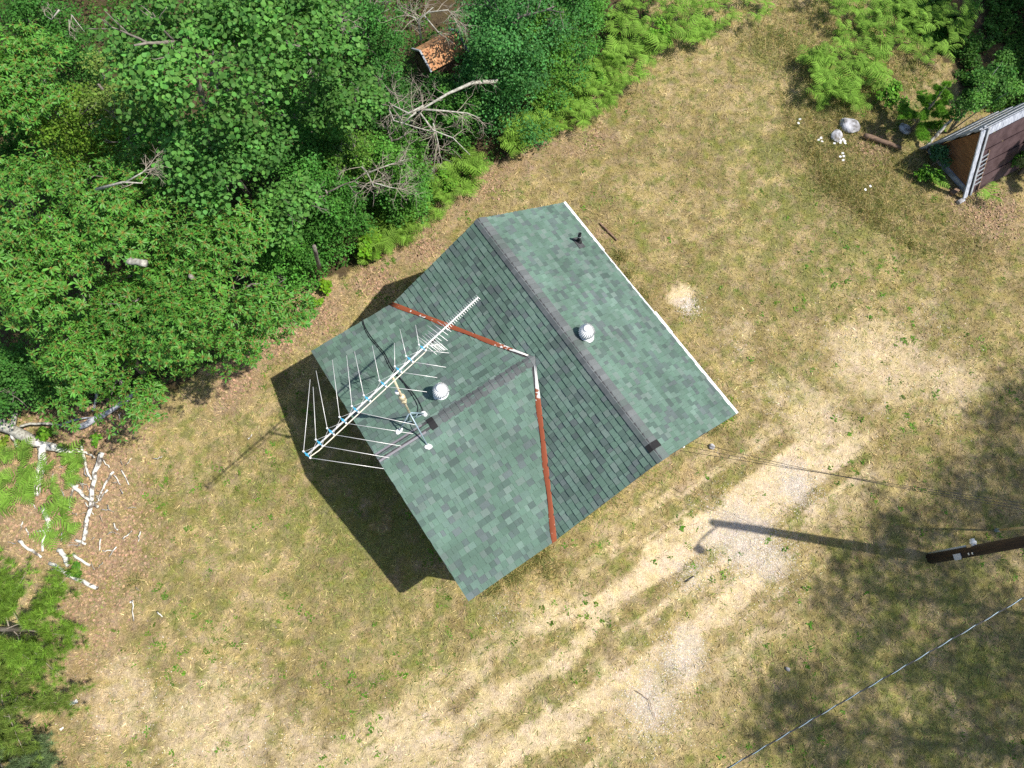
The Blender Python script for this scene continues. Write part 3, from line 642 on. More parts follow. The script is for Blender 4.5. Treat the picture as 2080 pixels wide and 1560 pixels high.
for i, (dx, dz, pz, lab) in enumerate(((-.25, .08, 6.3, 'uppermost'), (0, 0, 6.05, 'middle'), (.3, -.10, 5.8, 'lowest'))):
    st = at(1386 + 22 * dx, 905 + 40 * -dx, hwz + dz); b = MB()
    b.tube(sag(st, PB + Vector((-.12, .05, pz)), .10 + .16 * i), .0055, 6); tag(b.build('service_wire', M['wire']), f'thin black service wire from house gable to pole, {lab} of three', 'wire', 'service wires between house and pole')
# bracket with insulators at the gable
t = thing('wire_bracket', 'small wire bracket with white insulator under the gable edge', 'bracket', H0)
b = MB(); b.tube([(-.18, .16, -.12), (0, 0, 0), (.02, -.02, -.02)], .014, 6); b.build('bracket_arm', M['conduit'], t); b = MB(); b.lathe([(.03, -.03), (.035, 0), (.025, .03)], (0.0, -.01, .0), 10); b.build('insulator', M['white'], t, smooth=True)
b = MB(); b.tube([(-.22, -.02, -.1), (-.24, -.14, -.18), (-.18, -.18, -.2), (-.14, -.06, -.12)], .008, 6); b.build('drip_loop', M['wire'], t, smooth=True)
# twisted triplex cable crossing the corner
ca, cb = at(2080, 1214, 10.2), at(1480, 1559, 9.6); ta = ca + (ca - cb) * 3.0; dirv = cb - ca; pts = [ta + dirv * 8.0 * (i / 160) for i in range(161)]
TRI = thing('overhead_cable', 'twisted black and silver overhead cable crossing the lower corner', 'cable', ta)
for k, mt_ in enumerate((M['wire'], M['wire'], M['steel'])):
    # resample finely for the helix
    fine = []
    for i in range(1800):
        f = i / 1799 * 160; j = min(int(f), 159); p = pts[j].lerp(pts[j + 1], f - j); d = (pts[j + 1] - pts[j]).normalized(); a = d.cross(Vector((0, 0, 1))).normalized(); c = a.cross(d)
        ph = (p - ta).length / .30 * 2 * math.pi + k * 2.094; fine.append(p - ta + (a * math.cos(ph) + c * math.sin(ph)) * .0045)
    b = MB(); b.tube(fine, .0042, 5); b.build('strand', mt_, TRI, smooth=True)
# guy wire with guard
ga = at(2024, 1077); gt = PB + Vector((0, 0, 7.4)); GUY = thing('guy_wire', 'guy wire with tan guard anchored beside the utility pole', 'wire', ga)
b = MB(); b.tube([Vector((0, 0, -.05)), gt - ga], .006, 6); b.build('cable', M['conduit'], GUY)
b = MB(); g1 = (gt - ga).normalized(); b.tube([g1 * .12, g1 * 2.4], .027, 8); b.build('guard', M['tanplastic'], GUY, smooth=True)
b = MB(); b.tube([Vector((0, 0, -.05)), g1 * .16], [.05, .035], 8); b.build('anchor', M['steel'], GUY)

# ------------------------------------------------------------------ trees
def branchy(mb_, p, d, L_, r, depth, rng, spread=.6, up=.1, n=6):
    """recursive limb into a builder"""
    pts = [p]; q = p; dd = d.normalized(); segs = 4
    for i in range(segs):
        dd = (dd + Vector((rng.uniform(-1, 1), rng.uniform(-1, 1), rng.uniform(-1, 1))) * .22 + Vector((0, 0, up * .3))).normalized(); q = q + dd * L_ / segs; pts.append(q)
    mb_.tube(pts, [r * (1 - .16 * i) for i in range(segs + 1)], n)
    if depth > 0:
        for k in range(rng.randint(2, 4)):
            i = rng.randint(1, segs); a = rng.uniform(0, 6.3); o = dd.orthogonal().normalized(); o2 = dd.cross(o)
            nd = (dd * (1 - spread * .5) + (o * math.cos(a) + o2 * math.sin(a)) * spread + Vector((0, 0, up))).normalized()
            branchy(mb_, pts[i], nd, L_ * rng.uniform(.5, .72), r * .55, depth - 1, rng, spread, up, max(4, n - 1))

def blobs_in(c, rx, ry, rz, k, rng, br=(.28, .45)):
    """clump centres spread over an ellipsoid, heavier on its upper shell"""
    out = []
    while len(out) < k:
        v = rng.normal(size=3); v /= np.linalg.norm(v); v[2] = abs(v[2]) * 1.0 if rng.random() < .75 else v[2] * .6
        q = rng.random() ** .4; out.append((np.array([c[0] + v[0] * rx * q * .85, c[1] + v[1] * ry * q * .85, c[2] + v[2] * rz * q * .85]), rng.uniform(*br) * min(rx, ry)))
    return out
def leaf_pts(bl, n, rng, flat=.6, shell=.45):
    idx = rng.integers(0, len(bl), n); C_ = np.array([b_[0] for b_ in bl])[idx]; r = np.array([b_[1] for b_ in bl])[idx]
    v = rdir(n, rng); v[:, 2] = np.where(rng.random(n) < .8, np.abs(v[:, 2]), v[:, 2]); q = rng.random(n) ** shell
    off = v * (r * q)[:, None]; off[:, 2] *= flat; return C_ + off, v, idx
def leaf_crown(bl, n, rng, size, col, T, TF, droop=.25, v=.3, hue=.12, up=.75):
    P, vv, idx = leaf_pts(bl, n, rng); N_ = unit(rdir(n, rng) * .75 + np.array([0, 0, up]) + vv * .5); D = rdir(n, rng); D[:, 2] = D[:, 2] * .4 - droop
    tone = rng.uniform(.72, 1.25, len(bl))[idx]
    return cloud(P, D, N_, rng.uniform(.55, 1.4, n) * size, T, TF, varcol(col, n, v, hue, rng) * tone[:, None])
def tree_root(name, label, cat, cx, cy, group=None): return thing(name, label, cat, (cx, cy, 0), 0, group)
def trunk(t, top, r, rng, mat, limbs=6, lean=None, loc=Vector((0, 0, 0)), llen=1.2):
    b = MB(); top = Vector(top); mid = top * .5 + Vector((rng.uniform(-.15, .15), rng.uniform(-.15, .15), 0)); b.tube([Vector((0, 0, -.1)), mid, top], [r, r * .75, r * .35], 9); b.build('trunk', mat, t, smooth=True)
    for k in range(limbs):
        f = rng.uniform(.45, .97); p = (mid * (1 - (f - .5) * 2) + top * (f - .5) * 2) if f > .5 else mid * f * 2; a = 6.283 * k / limbs + rng.uniform(-.3, .3); bb = MB()
        branchy(bb, p, Vector((math.cos(a), math.sin(a), .35)), llen * rng.uniform(.7, 1.1), r * .4, 2, rng, .65, .08); bb.build('limb', mat, t, smooth=True)

def deciduous(name, label, px, py, z, r, rz, nleaf, size, col, seed, kind='round', mat='leaf', nb=26, group='broadleaf trees at the forest edge', bark='bark_grey', hole=None, cat='tree', xy=None, br=(.28, .45), low=False):
    rng = np.random.default_rng(seed); pr = random.Random(seed)
    c = at(px, py, z) if xy is None else Vector((xy[0], xy[1], z)); bs = at(px, py, z * .4) if xy is None else c; off = Vector((c.x - bs.x, c.y - bs.y, 0))
    t = tree_root(name, label, cat, bs.x, bs.y, group)
    trunk(t, (off.x + pr.uniform(-.2, .2), off.y + pr.uniform(-.2, .2), z + rz * .55), max(.05, r * .055), pr, M[bark], 4 if kind == 'oak' else 6, llen=r * (.45 if kind == 'oak' else .65))
    bl = blobs_in((off.x, off.y, z), r, r, rz, nb, rng, br)
    if low: bl += [(np.array([q[0][0], q[0][1], rng.uniform(.2, z)]), q[1] * 1.1) for q in bl[::2]]
    if kind == 'oak':
        oak_crown(t, bl, nleaf, size, col, rng, bs)
    else:
        V, F, C_ = leaf_crown(bl, nleaf, rng, size, col, *((T_DIA, F_DIA) if low else (T_ROUND, F_ROUND)))
        link('crown', np_mesh('crown', V, F, C_), M[mat], t, 'stuff')
    return t
# oak: leaves radiate from twig tips
def oak_cluster_geo(n_l, rng, col, L_=.15):
    """one star of leaves round a twig tip, pointing up"""
    az = np.linspace(0, 6.283, n_l, endpoint=False) + rng.uniform(-.25, .25, n_l); el = rng.uniform(-.6, .7, n_l)
    D = np.stack([np.cos(az) * np.cos(el), np.sin(az) * np.cos(el), np.sin(el)], 1); N_ = np.tile([0, 0, 1.0], (n_l, 1)) + rdir(n_l, rng) * .35
    S = np.stack([rng.uniform(.55, 1.2, n_l) * L_] * 3, 1); S[:, 1] *= rng.uniform(.8, 1.15, n_l)
    V, F, C_ = cloud(D * .012, D, N_, S, T_OAK, F_OAK, varcol(col, n_l, .22, .1, rng))
    C_ = C_.reshape(n_l, -1, 3); C_[:, 6] *= 1.25; C_[:, 0] = (.20, .16, .04); C_ = C_.reshape(-1, 3)   # pale midrib, orange petiole
    m_ = 5; a2 = np.linspace(0, 6.283, m_, endpoint=False); D2 = np.stack([np.cos(a2) * .8, np.sin(a2) * .8, np.full(m_, .6)], 1)
    V2, F2, C2 = cloud(D2 * .0, D2, np.tile([0, 0, 1.0], (m_, 1)), np.full(m_, L_ * .15), T_OAK, F_OAK, varcol((.36, .22, .05), m_, .2, .1, rng))
    return np.concatenate([V, V2]), np.concatenate([F, F2 + len(V)]), np.concatenate([C_, C2])
OAKV = []
def oak_crown(t, bl, n, size, col, rng, c):
    if not OAKV:
        for k in range(10): OAKV.append(oak_cluster_geo(int(rng.integers(5, 12)), rng, (.080, .205, .052)))
        for g in OAKV: me = np_mesh('leaf_cluster', *g); me.materials.append(M['oak']); OAKM.append(me)
    P, vv, idx = leaf_pts(bl, n, rng, .55, .35); ax = unit(vv * .7 + np.array([0, 0, .7]) + rdir(n, rng) * .5); rot = rng.uniform(0, 6.28, n); s = rng.uniform(.65, 1.35, n) * size / .15
    W_ = P + np.array([c.x, c.y, 0]); dist = np.linalg.norm(W_ - np.array([0, 0, CAM_H]), axis=1); pp = proj_np(W_)
    vis = (pp[:, 0] > 0) & (pp[:, 0] < 2080) & (pp[:, 1] > 0) & (pp[:, 1] < 1560) & (vv[:, 2] > .2)
    order = np.argsort(np.where(vis, dist, 99)); singles = set(order[:min(140, int(vis.sum()))].tolist())
    Vs, Fs, Cs = [], [], []; off = 0; tone = rng.uniform(.85, 1.2, len(bl))
    for i in range(n):
        z_ = Vector(ax[i]); q = z_.to_track_quat('Z', 'Y'); Mx = q.to_matrix() @ Matrix.Rotation(rot[i], 3, 'Z'); k = int(rng.integers(len(OAKV)))
        if i in singles:
            o = bpy.data.objects.new('leaf_cluster', OAKM[k]); COL.objects.link(o); o.parent = t
            o.matrix_local = Matrix.Translation(P[i]) @ Mx.to_4x4() @ Matrix.Scale(s[i], 4)
        else:
            V, F, C_ = OAKV[k]; Vs.append(V @ np.array(Mx).T * s[i] + P[i]); Fs.append(F + off); Cs.append(C_ * tone[idx[i]]); off += len(V)
    link('crown', np_mesh('crown', np.concatenate(Vs), np.concatenate(Fs), np.concatenate(Cs)), M['oak'], t, 'stuff')
OAKM = []
GR_O = 'oaks at the forest edge'
deciduous('oak_tree', 'glossy oak reaching nearest to the house over the lawn', 432, 605, 4.2, 2.45, 1.6, 2500, .115, (.080, .205, .052), 21, 'oak', nb=40, group=GR_O, br=(.2, .36))
deciduous('oak_tree', 'broad glossy oak beside the picture edge, largest of the oaks', 140, 480, 4.6, 2.6, 1.8, 2700, .118, (.08, .2, .05), 22, 'oak', nb=42, group=GR_O, br=(.2, .36))
deciduous('oak_tree', 'low oak whose boughs hang over the fallen logs', 240, 720, 3.3, 2.1, 1.3, 1900, .112, (.055, .15, .042), 23, 'oak', nb=30, group=GR_O, br=(.22, .38))
deciduous('oak_tree', 'oak in the upper corner above the yellowing shrub', 20, 180, 4.9, 1.8, 1.4, 1700, .115, (.07, .17, .04), 24, 'oak', nb=26, group=GR_O)
AS = (.10, .225, .085); GR_A = 'poplars with round leaves'
deciduous('poplar_tree', 'tall round-leaved poplar, highest and brightest crown in the wood', 430, 120, 6.8, 2.3, 1.6, 7500, .095, AS, 31, nb=38, group=GR_A, br=(.2, .36))
deciduous('poplar_tree', 'round-leaved poplar between the oaks and the tall poplar', 470, 330, 5.4, 1.45, 1.2, 3800, .09, (.088, .205, .08), 32, nb=24, group=GR_A)
deciduous('poplar_tree', 'poplar at the top border beside the dark gap', 620, 70, 6.4, 1.35, 1.1, 3300, .09, (.092, .21, .08), 33, nb=22, group=GR_A)
deciduous('poplar_tree', 'small bright poplar next to the nearest oak crown', 600, 430, 3.9, .95, .8, 2300, .085, (.10, .225, .085), 34, nb=18, group=GR_A)
deciduous('poplar_tree', 'slim poplar leaning over the dead branches', 700, 210, 4.6, 1.1, .9, 2800, .085, (.095, .215, .08), 35, nb=18, group=GR_A)
US = [(250, 230, 4.2, 1.3, 'yellowish cherry shrub below the poplar trunk', (.11, .165, .035)), (630, 290, 4.0, 1.2, 'dark cherry shrub under the slim poplar', (.055, .15, .05)), (665, 415, 3.2, 1.1, 'dense dark shrub just behind the bright corner bush', (.05, .14, .04)),
      (800, 330, 3.0, 1.0, 'green shrub between the two dead branch tangles', (.07, .17, .045)), (1040, 90, 4.2, 1.6, 'large blue-green shrub tree right of the plywood shed', (.05, .14, .065)), (1095, 105, 3.2, 1.1, 'olive shrub behind the fern bank', (.075, .165, .04)),
      (1000, 20, 3.6, 1.0, 'dark shrub tree above the plywood shed', (.045, .125, .055)), (765, 90, 3.6, .95, 'dark shrub tree left of the plywood shed', (.05, .14, .05)), (920, 225, 2.2, .85, 'shrub under the long pale dead limb', (.065, .16, .05)),
      (810, 380, 2.0, .85, 'shrub behind the ferns nearest the roof peak', (.06, .155, .05)), (985, 160, 2.8, .9, 'blue-green shrub below the large shrub tree', (.05, .14, .06)), (1185, 15, 2.8, .95, 'shrub at the end of the wood by the clearing', (.065, .16, .045)),
      (720, 330, 3.4, .9, 'mixed shrub with reddish tips among the dead twigs', (.085, .165, .045)), (560, 150, 5.4, 1.0, 'shadowed shrub between two poplars', (.05, .14, .045)), (10, 285, 3.6, 1.1, 'dark shrub at the picture border between two oaks', (.05, .13, .04)), (25, 775, 2.2, .95, 'dark low shrub behind the thick fallen birch', (.045, .12, .04)), (110, 90, 3.4, 1.2, 'shadowed shrub in the dark gap of the upper corner', (.04, .11, .035)), (180, 300, 4.4, 1.2, 'yellow-green shrub between the corner oak and the largest oak', (.10, .17, .035)), (330, 330, 4.6, 1.1, 'dark shrub below the tall poplar crown', (.045, .125, .04)), (885, 205, 2.0, .8, 'dark shrub just below the plywood shed', (.045, .12, .045)), (1130, 30, 3.8, 1.2, 'blue-green shrub tree at the top border near the clearing', (.05, .14, .055)), (620, 490, 2.0, .75, 'dark shrub at the wood corner under the nearest oak', (.05, .14, .04)), (560, 520, 2.4, .9, 'shrub filling the gap below the small bright poplar', (.055, .15, .04)), (700, 30, 3.4, 1.0, 'dark shrub in the gap at the top border', (.035, .10, .035)), (770, 200, 3.0, .9, 'low dark shrub left of the long pale dead limb', (.04, .11, .04))]
for i, (px, py, z, r, lab, colr) in enumerate(US):
    deciduous('shrub_tree', lab, px, py, z * .72, r * 1.12, z * .5, int(6500 * r * r) + 2500, .066, tuple(1.4 * q for q in colr), 50 + i, nb=int(30 + 14 * r), low=True, group='small-leaved shrubs of the wood', cat='shrub', br=(.22, .4))
# trees standing outside the view whose shade falls on the lawn
def shade_tree(i, gx, gy, z, r, dens=1.0):
    g = at(gx, gy); c = Vector((g.x + SUN.x / SUN.z * z, g.y + SUN.y / SUN.z * z, 0))
    z += 6.0; c = Vector((g.x + SUN.x / SUN.z * z, g.y + SUN.y / SUN.z * z, 0))
    deciduous('broadleaf_tree', 'tall broadleaf tree standing outside the view shading the lawn', 0, 0, z, r, r * .75, int(1250 * r * r * dens), .085, (.07, .18, .05), 100 + i, nb=int(16 + 9 * r), group='trees shading the lawn', xy=(c.x, c.y), br=(.26, .42))
for i, a in enumerate([(2110, 860, 9.5, 1.7, .6), (2090, 1010, 9.5, 2.0, .7), (1930, 1090, 9.0, 2.1, .55), (1770, 1200, 9.0, 1.6, .5), (1960, 1290, 9.5, 2.3, .45), (1650, 1470, 9.0, 1.7, .7), (1880, 1500, 10, 2.6, .5), (2150, 1400, 9.5, 2.6, .6), (2010, 20, 9.5, 2.4, 1.1), (2120, 150, 9, 2.0, .9), (1840, -50, 9.5, 1.6, .7), (1790, 1330, 10, 1.2, .35)]):
    shade_tree(i, *a)

# ------------------------------------------------------------------ conifers
def needle_tuft(rng, n=30, L_=.11, col=(.07, .14, .045)):
    D = rdir(n, rng); D[:, 2] = np.abs(D[:, 2]) * .9 + .05; N_ = rdir(n, rng); S = np.stack([rng.uniform(.75, 1.15, n) * L_, np.full(n, .009), np.full(n, L_)], 1)
    return cloud(np.zeros((n, 3)), D, N_, S, T_NEED, F_NEED, varcol(col, n, .3, .1, rng))
def pine(name, label, px, py, h, r, seed, col, L_=.12, tufts=420, group=None):
    rng = np.random.default_rng(seed); pr = random.Random(seed); g = at(px, py); t = tree_root(name, label, 'pine', g.x, g.y, group)
    b = MB(); b.tube([(0, 0, -.1), (.04, .02, h * .5), (0, 0, h)], [.03 + .014 * h, .02 + .008 * h, .008], 8); b.build('trunk', M['bark_grey'], t, smooth=True)
    geo = [needle_tuft(rng, 56, L_, col) for _ in range(6)]; Vs, Fs, Cs, off = [], [], [], 0; nb = int(h * 9); br = MB()
    for k in range(nb):
        f = (k + .5) / nb; z = h * (.10 + .9 * f); rr = r * (1 - f) ** .75 * pr.uniform(.75, 1.1) + .06; a = k * 2.4 + pr.uniform(-.3, .3)
        tip = Vector((math.cos(a) * rr, math.sin(a) * rr, z + rr * .22)); base = Vector((0, 0, z)); br.tube([base, base.lerp(tip, .5) + Vector((0, 0, .03)), tip], [.014, .009, .004], 4)
        m_ = max(2, int(tufts / nb * (rr / r) * 1.9))
        for j in range(m_):
            q = .3 + .7 * pr.random(); sp = rr * .24 * q; p = base.lerp(tip, q) + Vector((pr.uniform(-sp, sp), pr.uniform(-sp, sp), pr.uniform(0, .06)))
            V, F, C_ = geo[pr.randrange(6)]; ax = (Vector((math.cos(a) * .8, math.sin(a) * .8, .9)) + Vector((pr.uniform(-.4, .4), pr.uniform(-.4, .4), 0))).to_track_quat('Z', 'Y').to_matrix()
            Vs.append(V @ np.array(ax).T * pr.uniform(.8, 1.2) + np.array(p)); Fs.append(F + off); Cs.append(C_ * pr.uniform(.55, 1.4)); off += len(V)
    br.build('branches', M['twig'], t, 'stuff'); link('needles', np_mesh('needles', np.concatenate(Vs), np.concatenate(Fs), np.concatenate(Cs)), M['needle'], t, 'stuff')
pine('pine_tree', 'bushy green pine beside the scattered birch logs', 75, 1280, 3.4, 1.9, 201, (.16, .26, .06), .16, 1150, 'young pines')
pine('pine_tree', 'second green pine lower down beside the sandy ground', 60, 1430, 2.8, 1.5, 202, (.16, .235, .045), .15, 820, 'young pines')
pine('pine_tree', 'blue-green pine in the bottom corner', 60, 1555, 1.9, 1.1, 203, (.12, .175, .075), .14, 560, 'young pines')
pine('pine_sapling', 'fresh light green pine sapling between the boulders and the A-frame shed', 1850, 265, 2.0, .75, 204, (.19, .36, .08), .085, 1700, 'young pines')
pine('pine_tree', 'dark pine growing against the far side of the A-frame shed', 2072, 350, 2.0, .75, 205, (.085, .125, .045), .12, 900, 'young pines')

# ------------------------------------------------------------------ bracken ferns
def frond_mesh(seed, L_=.66):
    """bracken blade: pairs of tapering toothed pinnae with open gaps between them"""
    rng = np.random.default_rng(seed); V, F, C_ = [], [], []; n = 7; col = np.array((.175, .315, .045)) * rng.uniform(.78, 1.2)
    for i in range(n):
        f = (i + .35) / n; base = np.array([f * L_, 0, .10 * math.sin(f * 2.6)]); pl = L_ * .54 * (1 - f) ** .75 + .035; wdt = .037 * (1 - f * .45)
        for sg in (-1, 1):
            d = np.array([.50, sg * .86, rng.uniform(-.12, .10)]); d /= np.linalg.norm(d); side_ = np.array([d[1], -d[0], 0]); m_ = max(4, int(pl / .042)); c0 = col * rng.uniform(.75, 1.25); tw = rng.uniform(-.35, .35)
            for j in range(m_):
                q = j / m_; p = base + d * pl * q + np.array([0, 0, -.06 * q * q]); ln = pl / m_ * 1.05; w_ = wdt * (1 - q) ** .7 + .006
                for s2 in (-1, 1):
                    k = len(V); sd = side_ * s2; tz = np.array([0, 0, s2 * tw * w_])
                    V += [p, p + d * ln * .95, p + d * ln * .80 + sd * w_ + tz, p + d * ln * .15 + sd * w_ * .75 + tz]; F += [(k, k + 1, k + 2), (k, k + 2, k + 3)]; C_ += [c0 * .9, c0 * .95, c0 * 1.15, c0]
    V, F, Cc = np.array(V), np.array(F), np.array(C_)
    b = MB(); b.tube([(0, 0, 0), (L_ * .5, 0, .098), (L_, 0, .05)], [.007, .005, .002], 4); v2 = np.array(b.v); f2 = np.array([(f[0], f[1], f[2]) for f in b.f] + [(f[0], f[2], f[3]) for f in b.f if len(f) > 3])
    return np_mesh('frond', np.concatenate([V, v2]), np.concatenate([F, f2 + len(V)]), np.concatenate([Cc, np.tile([.22, .26, .06], (len(v2), 1))]))
FROND = [frond_mesh(300 + i, .50 + .05 * (i % 5)) for i in range(9)]
for me in FROND: me.materials.append(M['fern'])
STEM = MB(); STEM.tube([(0, 0, -.05), (.0, 0, 1)], [.008, .006], 5, (.16, .2, .05)); STEMM = STEM.mesh('stem'); STEMM.materials.append(M['fern'])
def fern(x, y, s, h, rng, label, group):
    t = thing('bracken_fern', label, 'fern', (x, y, float(gz(x, y)[0])), rng.uniform(0, 6.3), group)
    st = bpy.data.objects.new('stem', STEMM); COL.objects.link(st); st.parent = t; st.scale = (1, 1, h)
    k = rng.choice((3, 4, 4, 5)); a0 = rng.uniform(0, 6.3)
    for i in range(k):
        o = bpy.data.objects.new('frond', rng.choice(FROND)); COL.objects.link(o); o.parent = t; o.location = (0, 0, h * (1 - .12 * (i % 2)))
        o.rotation_euler = (rng.uniform(-.4, .4), rng.uniform(-.40, .30), a0 + 6.283 * i / k + rng.uniform(-.35, .35)); q = s * rng.uniform(.8, 1.15); o.scale = (q, q, q)
rf = random.Random(77)
def fern_zone(pts, n, label, group, smin=.42, smax=.85, hmin=.2, hmax=.8, mind=.24):
    poly = G(pts); xs_ = [p.x for p in poly]; ys_ = [p.y for p in poly]; got = []; tries = 0
    while len(got) < n and tries < n * 60:
        tries += 1; x = rf.uniform(min(xs_), max(xs_)); y = rf.uniform(min(ys_), max(ys_))
        if in_poly(np.array([x]), np.array([y]), poly)[0] and all((x - g[0]) ** 2 + (y - g[1]) ** 2 > mind ** 2 for g in got): got.append((x, y, rf.uniform(smin, smax), rf.uniform(hmin, hmax)))
    A = np.array(got); px = proj_np(np.stack([A[:, 0], A[:, 1], A[:, 3]], 1)); third = lambda v: np.searchsorted(np.quantile(v, [1 / 3, 2 / 3]), v)
    cx = third(px[:, 0]); cy = third(px[:, 1]); big = A[:, 2] > np.median(A[:, 2])
    for i, (x, y, s_, h_) in enumerate(got):
        lab = f"{'broad' if big[i] else 'small'} {label}, {('upper', 'middle', 'lower')[cy[i]]} {('left', 'centre', 'right')[cx[i]]}"
        fern(x, y, s_, h_, rf, lab, group)
fern_zone([(1240, 40), (1310, 10), (1430, 20), (1500, 40), (1440, 100), (1340, 110), (1290, 190), (1240, 150)], 60, 'bright bracken fern where the wood meets the clearing', 'ferns at the clearing end', hmin=.4)
fern_zone([(1090, 240), (1170, 170), (1250, 130), (1280, 190), (1200, 260), (1110, 300), (1040, 330), (1020, 290)], 66, 'bright bracken fern in the bank behind the main roof peak', 'ferns in the fern bank', hmin=.4)
fern_zone([(860, 400), (950, 325), (1000, 350), (950, 400), (890, 450), (820, 500), (740, 540), (760, 480)], 60, 'bright bracken fern along the wood edge beside the steep roof slope', 'ferns beside the steep slope', .4, .8)
fern_zone([(1500, 0), (1580, 10), (1560, 70), (1530, 90)], 5, 'lone bracken fern in the grass of the clearing', 'ferns in the clearing', .5, .8)
fern_zone([(1630, 130), (1700, 110), (1790, 120), (1790, 190), (1740, 230), (1640, 215)], 48, 'bracken fern in the sunny patch above the boulders', 'ferns above the boulders')
fern_zone([(1630, 0), (1930, 0), (1950, 90), (1890, 150), (1790, 110), (1660, 60)], 62, 'bracken fern in the shady corner of the wood', 'ferns in the shady corner', .42, .85)
fern_zone([(10, 930), (60, 890), (80, 960), (70, 1030), (0, 1040)], 8, 'bracken fern left of the standing birch log', 'ferns left of the log', .5, .8, .2, .4, .26)
fern_zone([(95, 940), (165, 920), (170, 990), (150, 1060), (150, 1110), (105, 1110), (95, 1040)], 11, 'bracken fern growing through the birch logs', 'ferns among the logs', .45, .75, .2, .4, .24)
for x, y, lab in ((2000, 405, 'pale bracken fern at the foot of the A-frame shed'), (1895, 375, 'dark bracken fern below the narrow-leaved bush')): p = at(x, y); fern(p.x, p.y, .75, .3, rf, lab, None)

# ------------------------------------------------------------------ low bushes
def bush(name, label, px, py, r, h, n, size, col, seed, T=T_ROUND, TF=F_ROUND, mat='leaf', group=None):
    rng = np.random.default_rng(seed); g = at(px, py); t = thing(name, label, 'bush', (g.x, g.y, 0), 0, group); bl = blobs_in((0, 0, h * .45), r, r, h * .55, 9, rng, (.3, .5))
    V, F, C_ = leaf_crown(bl, n, rng, size, col, T, TF); link('foliage', np_mesh('foliage', V, F, C_), M[mat], t, 'stuff')
    pr = random.Random(seed); b = MB()
    for k in range(5): a = pr.uniform(0, 6.3); b.tube([(0, 0, -.03), (math.cos(a) * r * .3, math.sin(a) * r * .3, h * .4), (math.cos(a) * r * .6, math.sin(a) * r * .6, h * .75)], [.012, .009, .004], 4)
    b.build('stems', M['twig'], t, 'stuff')
bush('leafy_bush', 'bright yellow-green bush at the corner of the wood by the house shadow', 757, 520, .42, .8, 1000, .085, (.14, .28, .035), 401)
bush('leafy_bush', 'small lime bush on the bare strip by the oak', 665, 590, .2, .4, 220, .075, (.15, .28, .03), 402)
bush('leafy_bush', 'lime seedling nearest to the oak shade', 648, 620, .18, .35, 200, .07, (.15, .27, .035), 403)
bush('leafy_bush', 'low weedy bush under the oak bough near the grey log', 235, 785, .45, .7, 700, .075, (.10, .20, .04), 404)
bush('narrow_leaved_bush', 'blue-green narrow-leaved bush in front of the plywood panel', 1893, 335, .42, .9, 900, .11, (.045, .12, .075), 405, T_OAK, F_OAK, 'oak')
bush('leafy_bush', 'leafy weeds at the foot of the narrow-leaved bush', 1880, 365, .4, .4, 500, .08, (.09, .20, .04), 406)
bush('leafy_bush', 'bright weeds among the fallen log ends', 95, 890, .25, .35, 260, .07, (.13, .26, .04), 407)
bush('leafy_bush', 'yellow-green weed beside the fallen trunk', 10, 905, .2, .35, 200, .075, (.19, .28, .03), 408)
bush('leafy_bush', 'small leafy weed on the litter right of the log ends', 200, 893, .18, .25, 160, .07, (.12, .25, .04), 409)
bush('leafy_bush', 'low weed below the scattered log pile', 160, 1160, .2, .25, 200, .07, (.08, .19, .04), 410)
bush('leafy_bush', 'leafy weeds hugging the sunny side of the A-frame shed', 2040, 330, .5, .7, 900, .075, (.09, .19, .05), 411)
bush('leafy_bush', 'dark leafy shrub crowding behind the A-frame shed', 1990, 190, .7, 1.3, 1600, .075, (.06, .15, .05), 412)
bush('leafy_bush', 'fresh leafy shrub between sapling and ferns above the pit', 1800, 215, .45, .8, 900, .075, (.12, .25, .05), 413)
bush('leafy_bush', 'light green shrub at the end of the fern bank', 1330, 90, .5, .8, 1000, .075, (.13, .27, .05), 414)
bush('leafy_bush', 'light green shrub in the middle of the fern bank', 1190, 190, .5, .9, 1000, .075, (.12, .26, .05), 415)
bush('leafy_bush', 'light green shrub in the ferns beside the steep slope', 905, 385, .45, .8, 900, .075, (.12, .25, .05), 416)
# leaning birch sapling by the shed
rng = np.random.default_rng(420); g0 = at(1925, 270); t = thing('birch_sapling', 'leaning small-leaved sapling overhanging the A-frame shed', 'sapling', g0); tips = [at(1950, 215, 1.4) - g0, at(2000, 165, 2.0) - g0, at(2040, 120, 2.4) - g0, at(2060, 180, 2.0) - g0, at(1990, 200, 1.8) - g0]
b = MB()
for q in tips: b.tube([Vector((0, 0, -.05)), q * .5 + Vector((0, 0, .2)), q], [.022, .014, .005], 5)
b.build('stem', M['bark_pale'], t, smooth=True); bl = [(np.array(q), .34) for q in tips] + [(np.array(q * .75), .26) for q in tips]
V, F, C_ = leaf_crown(bl, 2600, rng, .05, (.10, .22, .07), T_ROUND, F_ROUND); link('crown', np_mesh('crown', V, F, C_), M['leaf'], t, 'stuff')

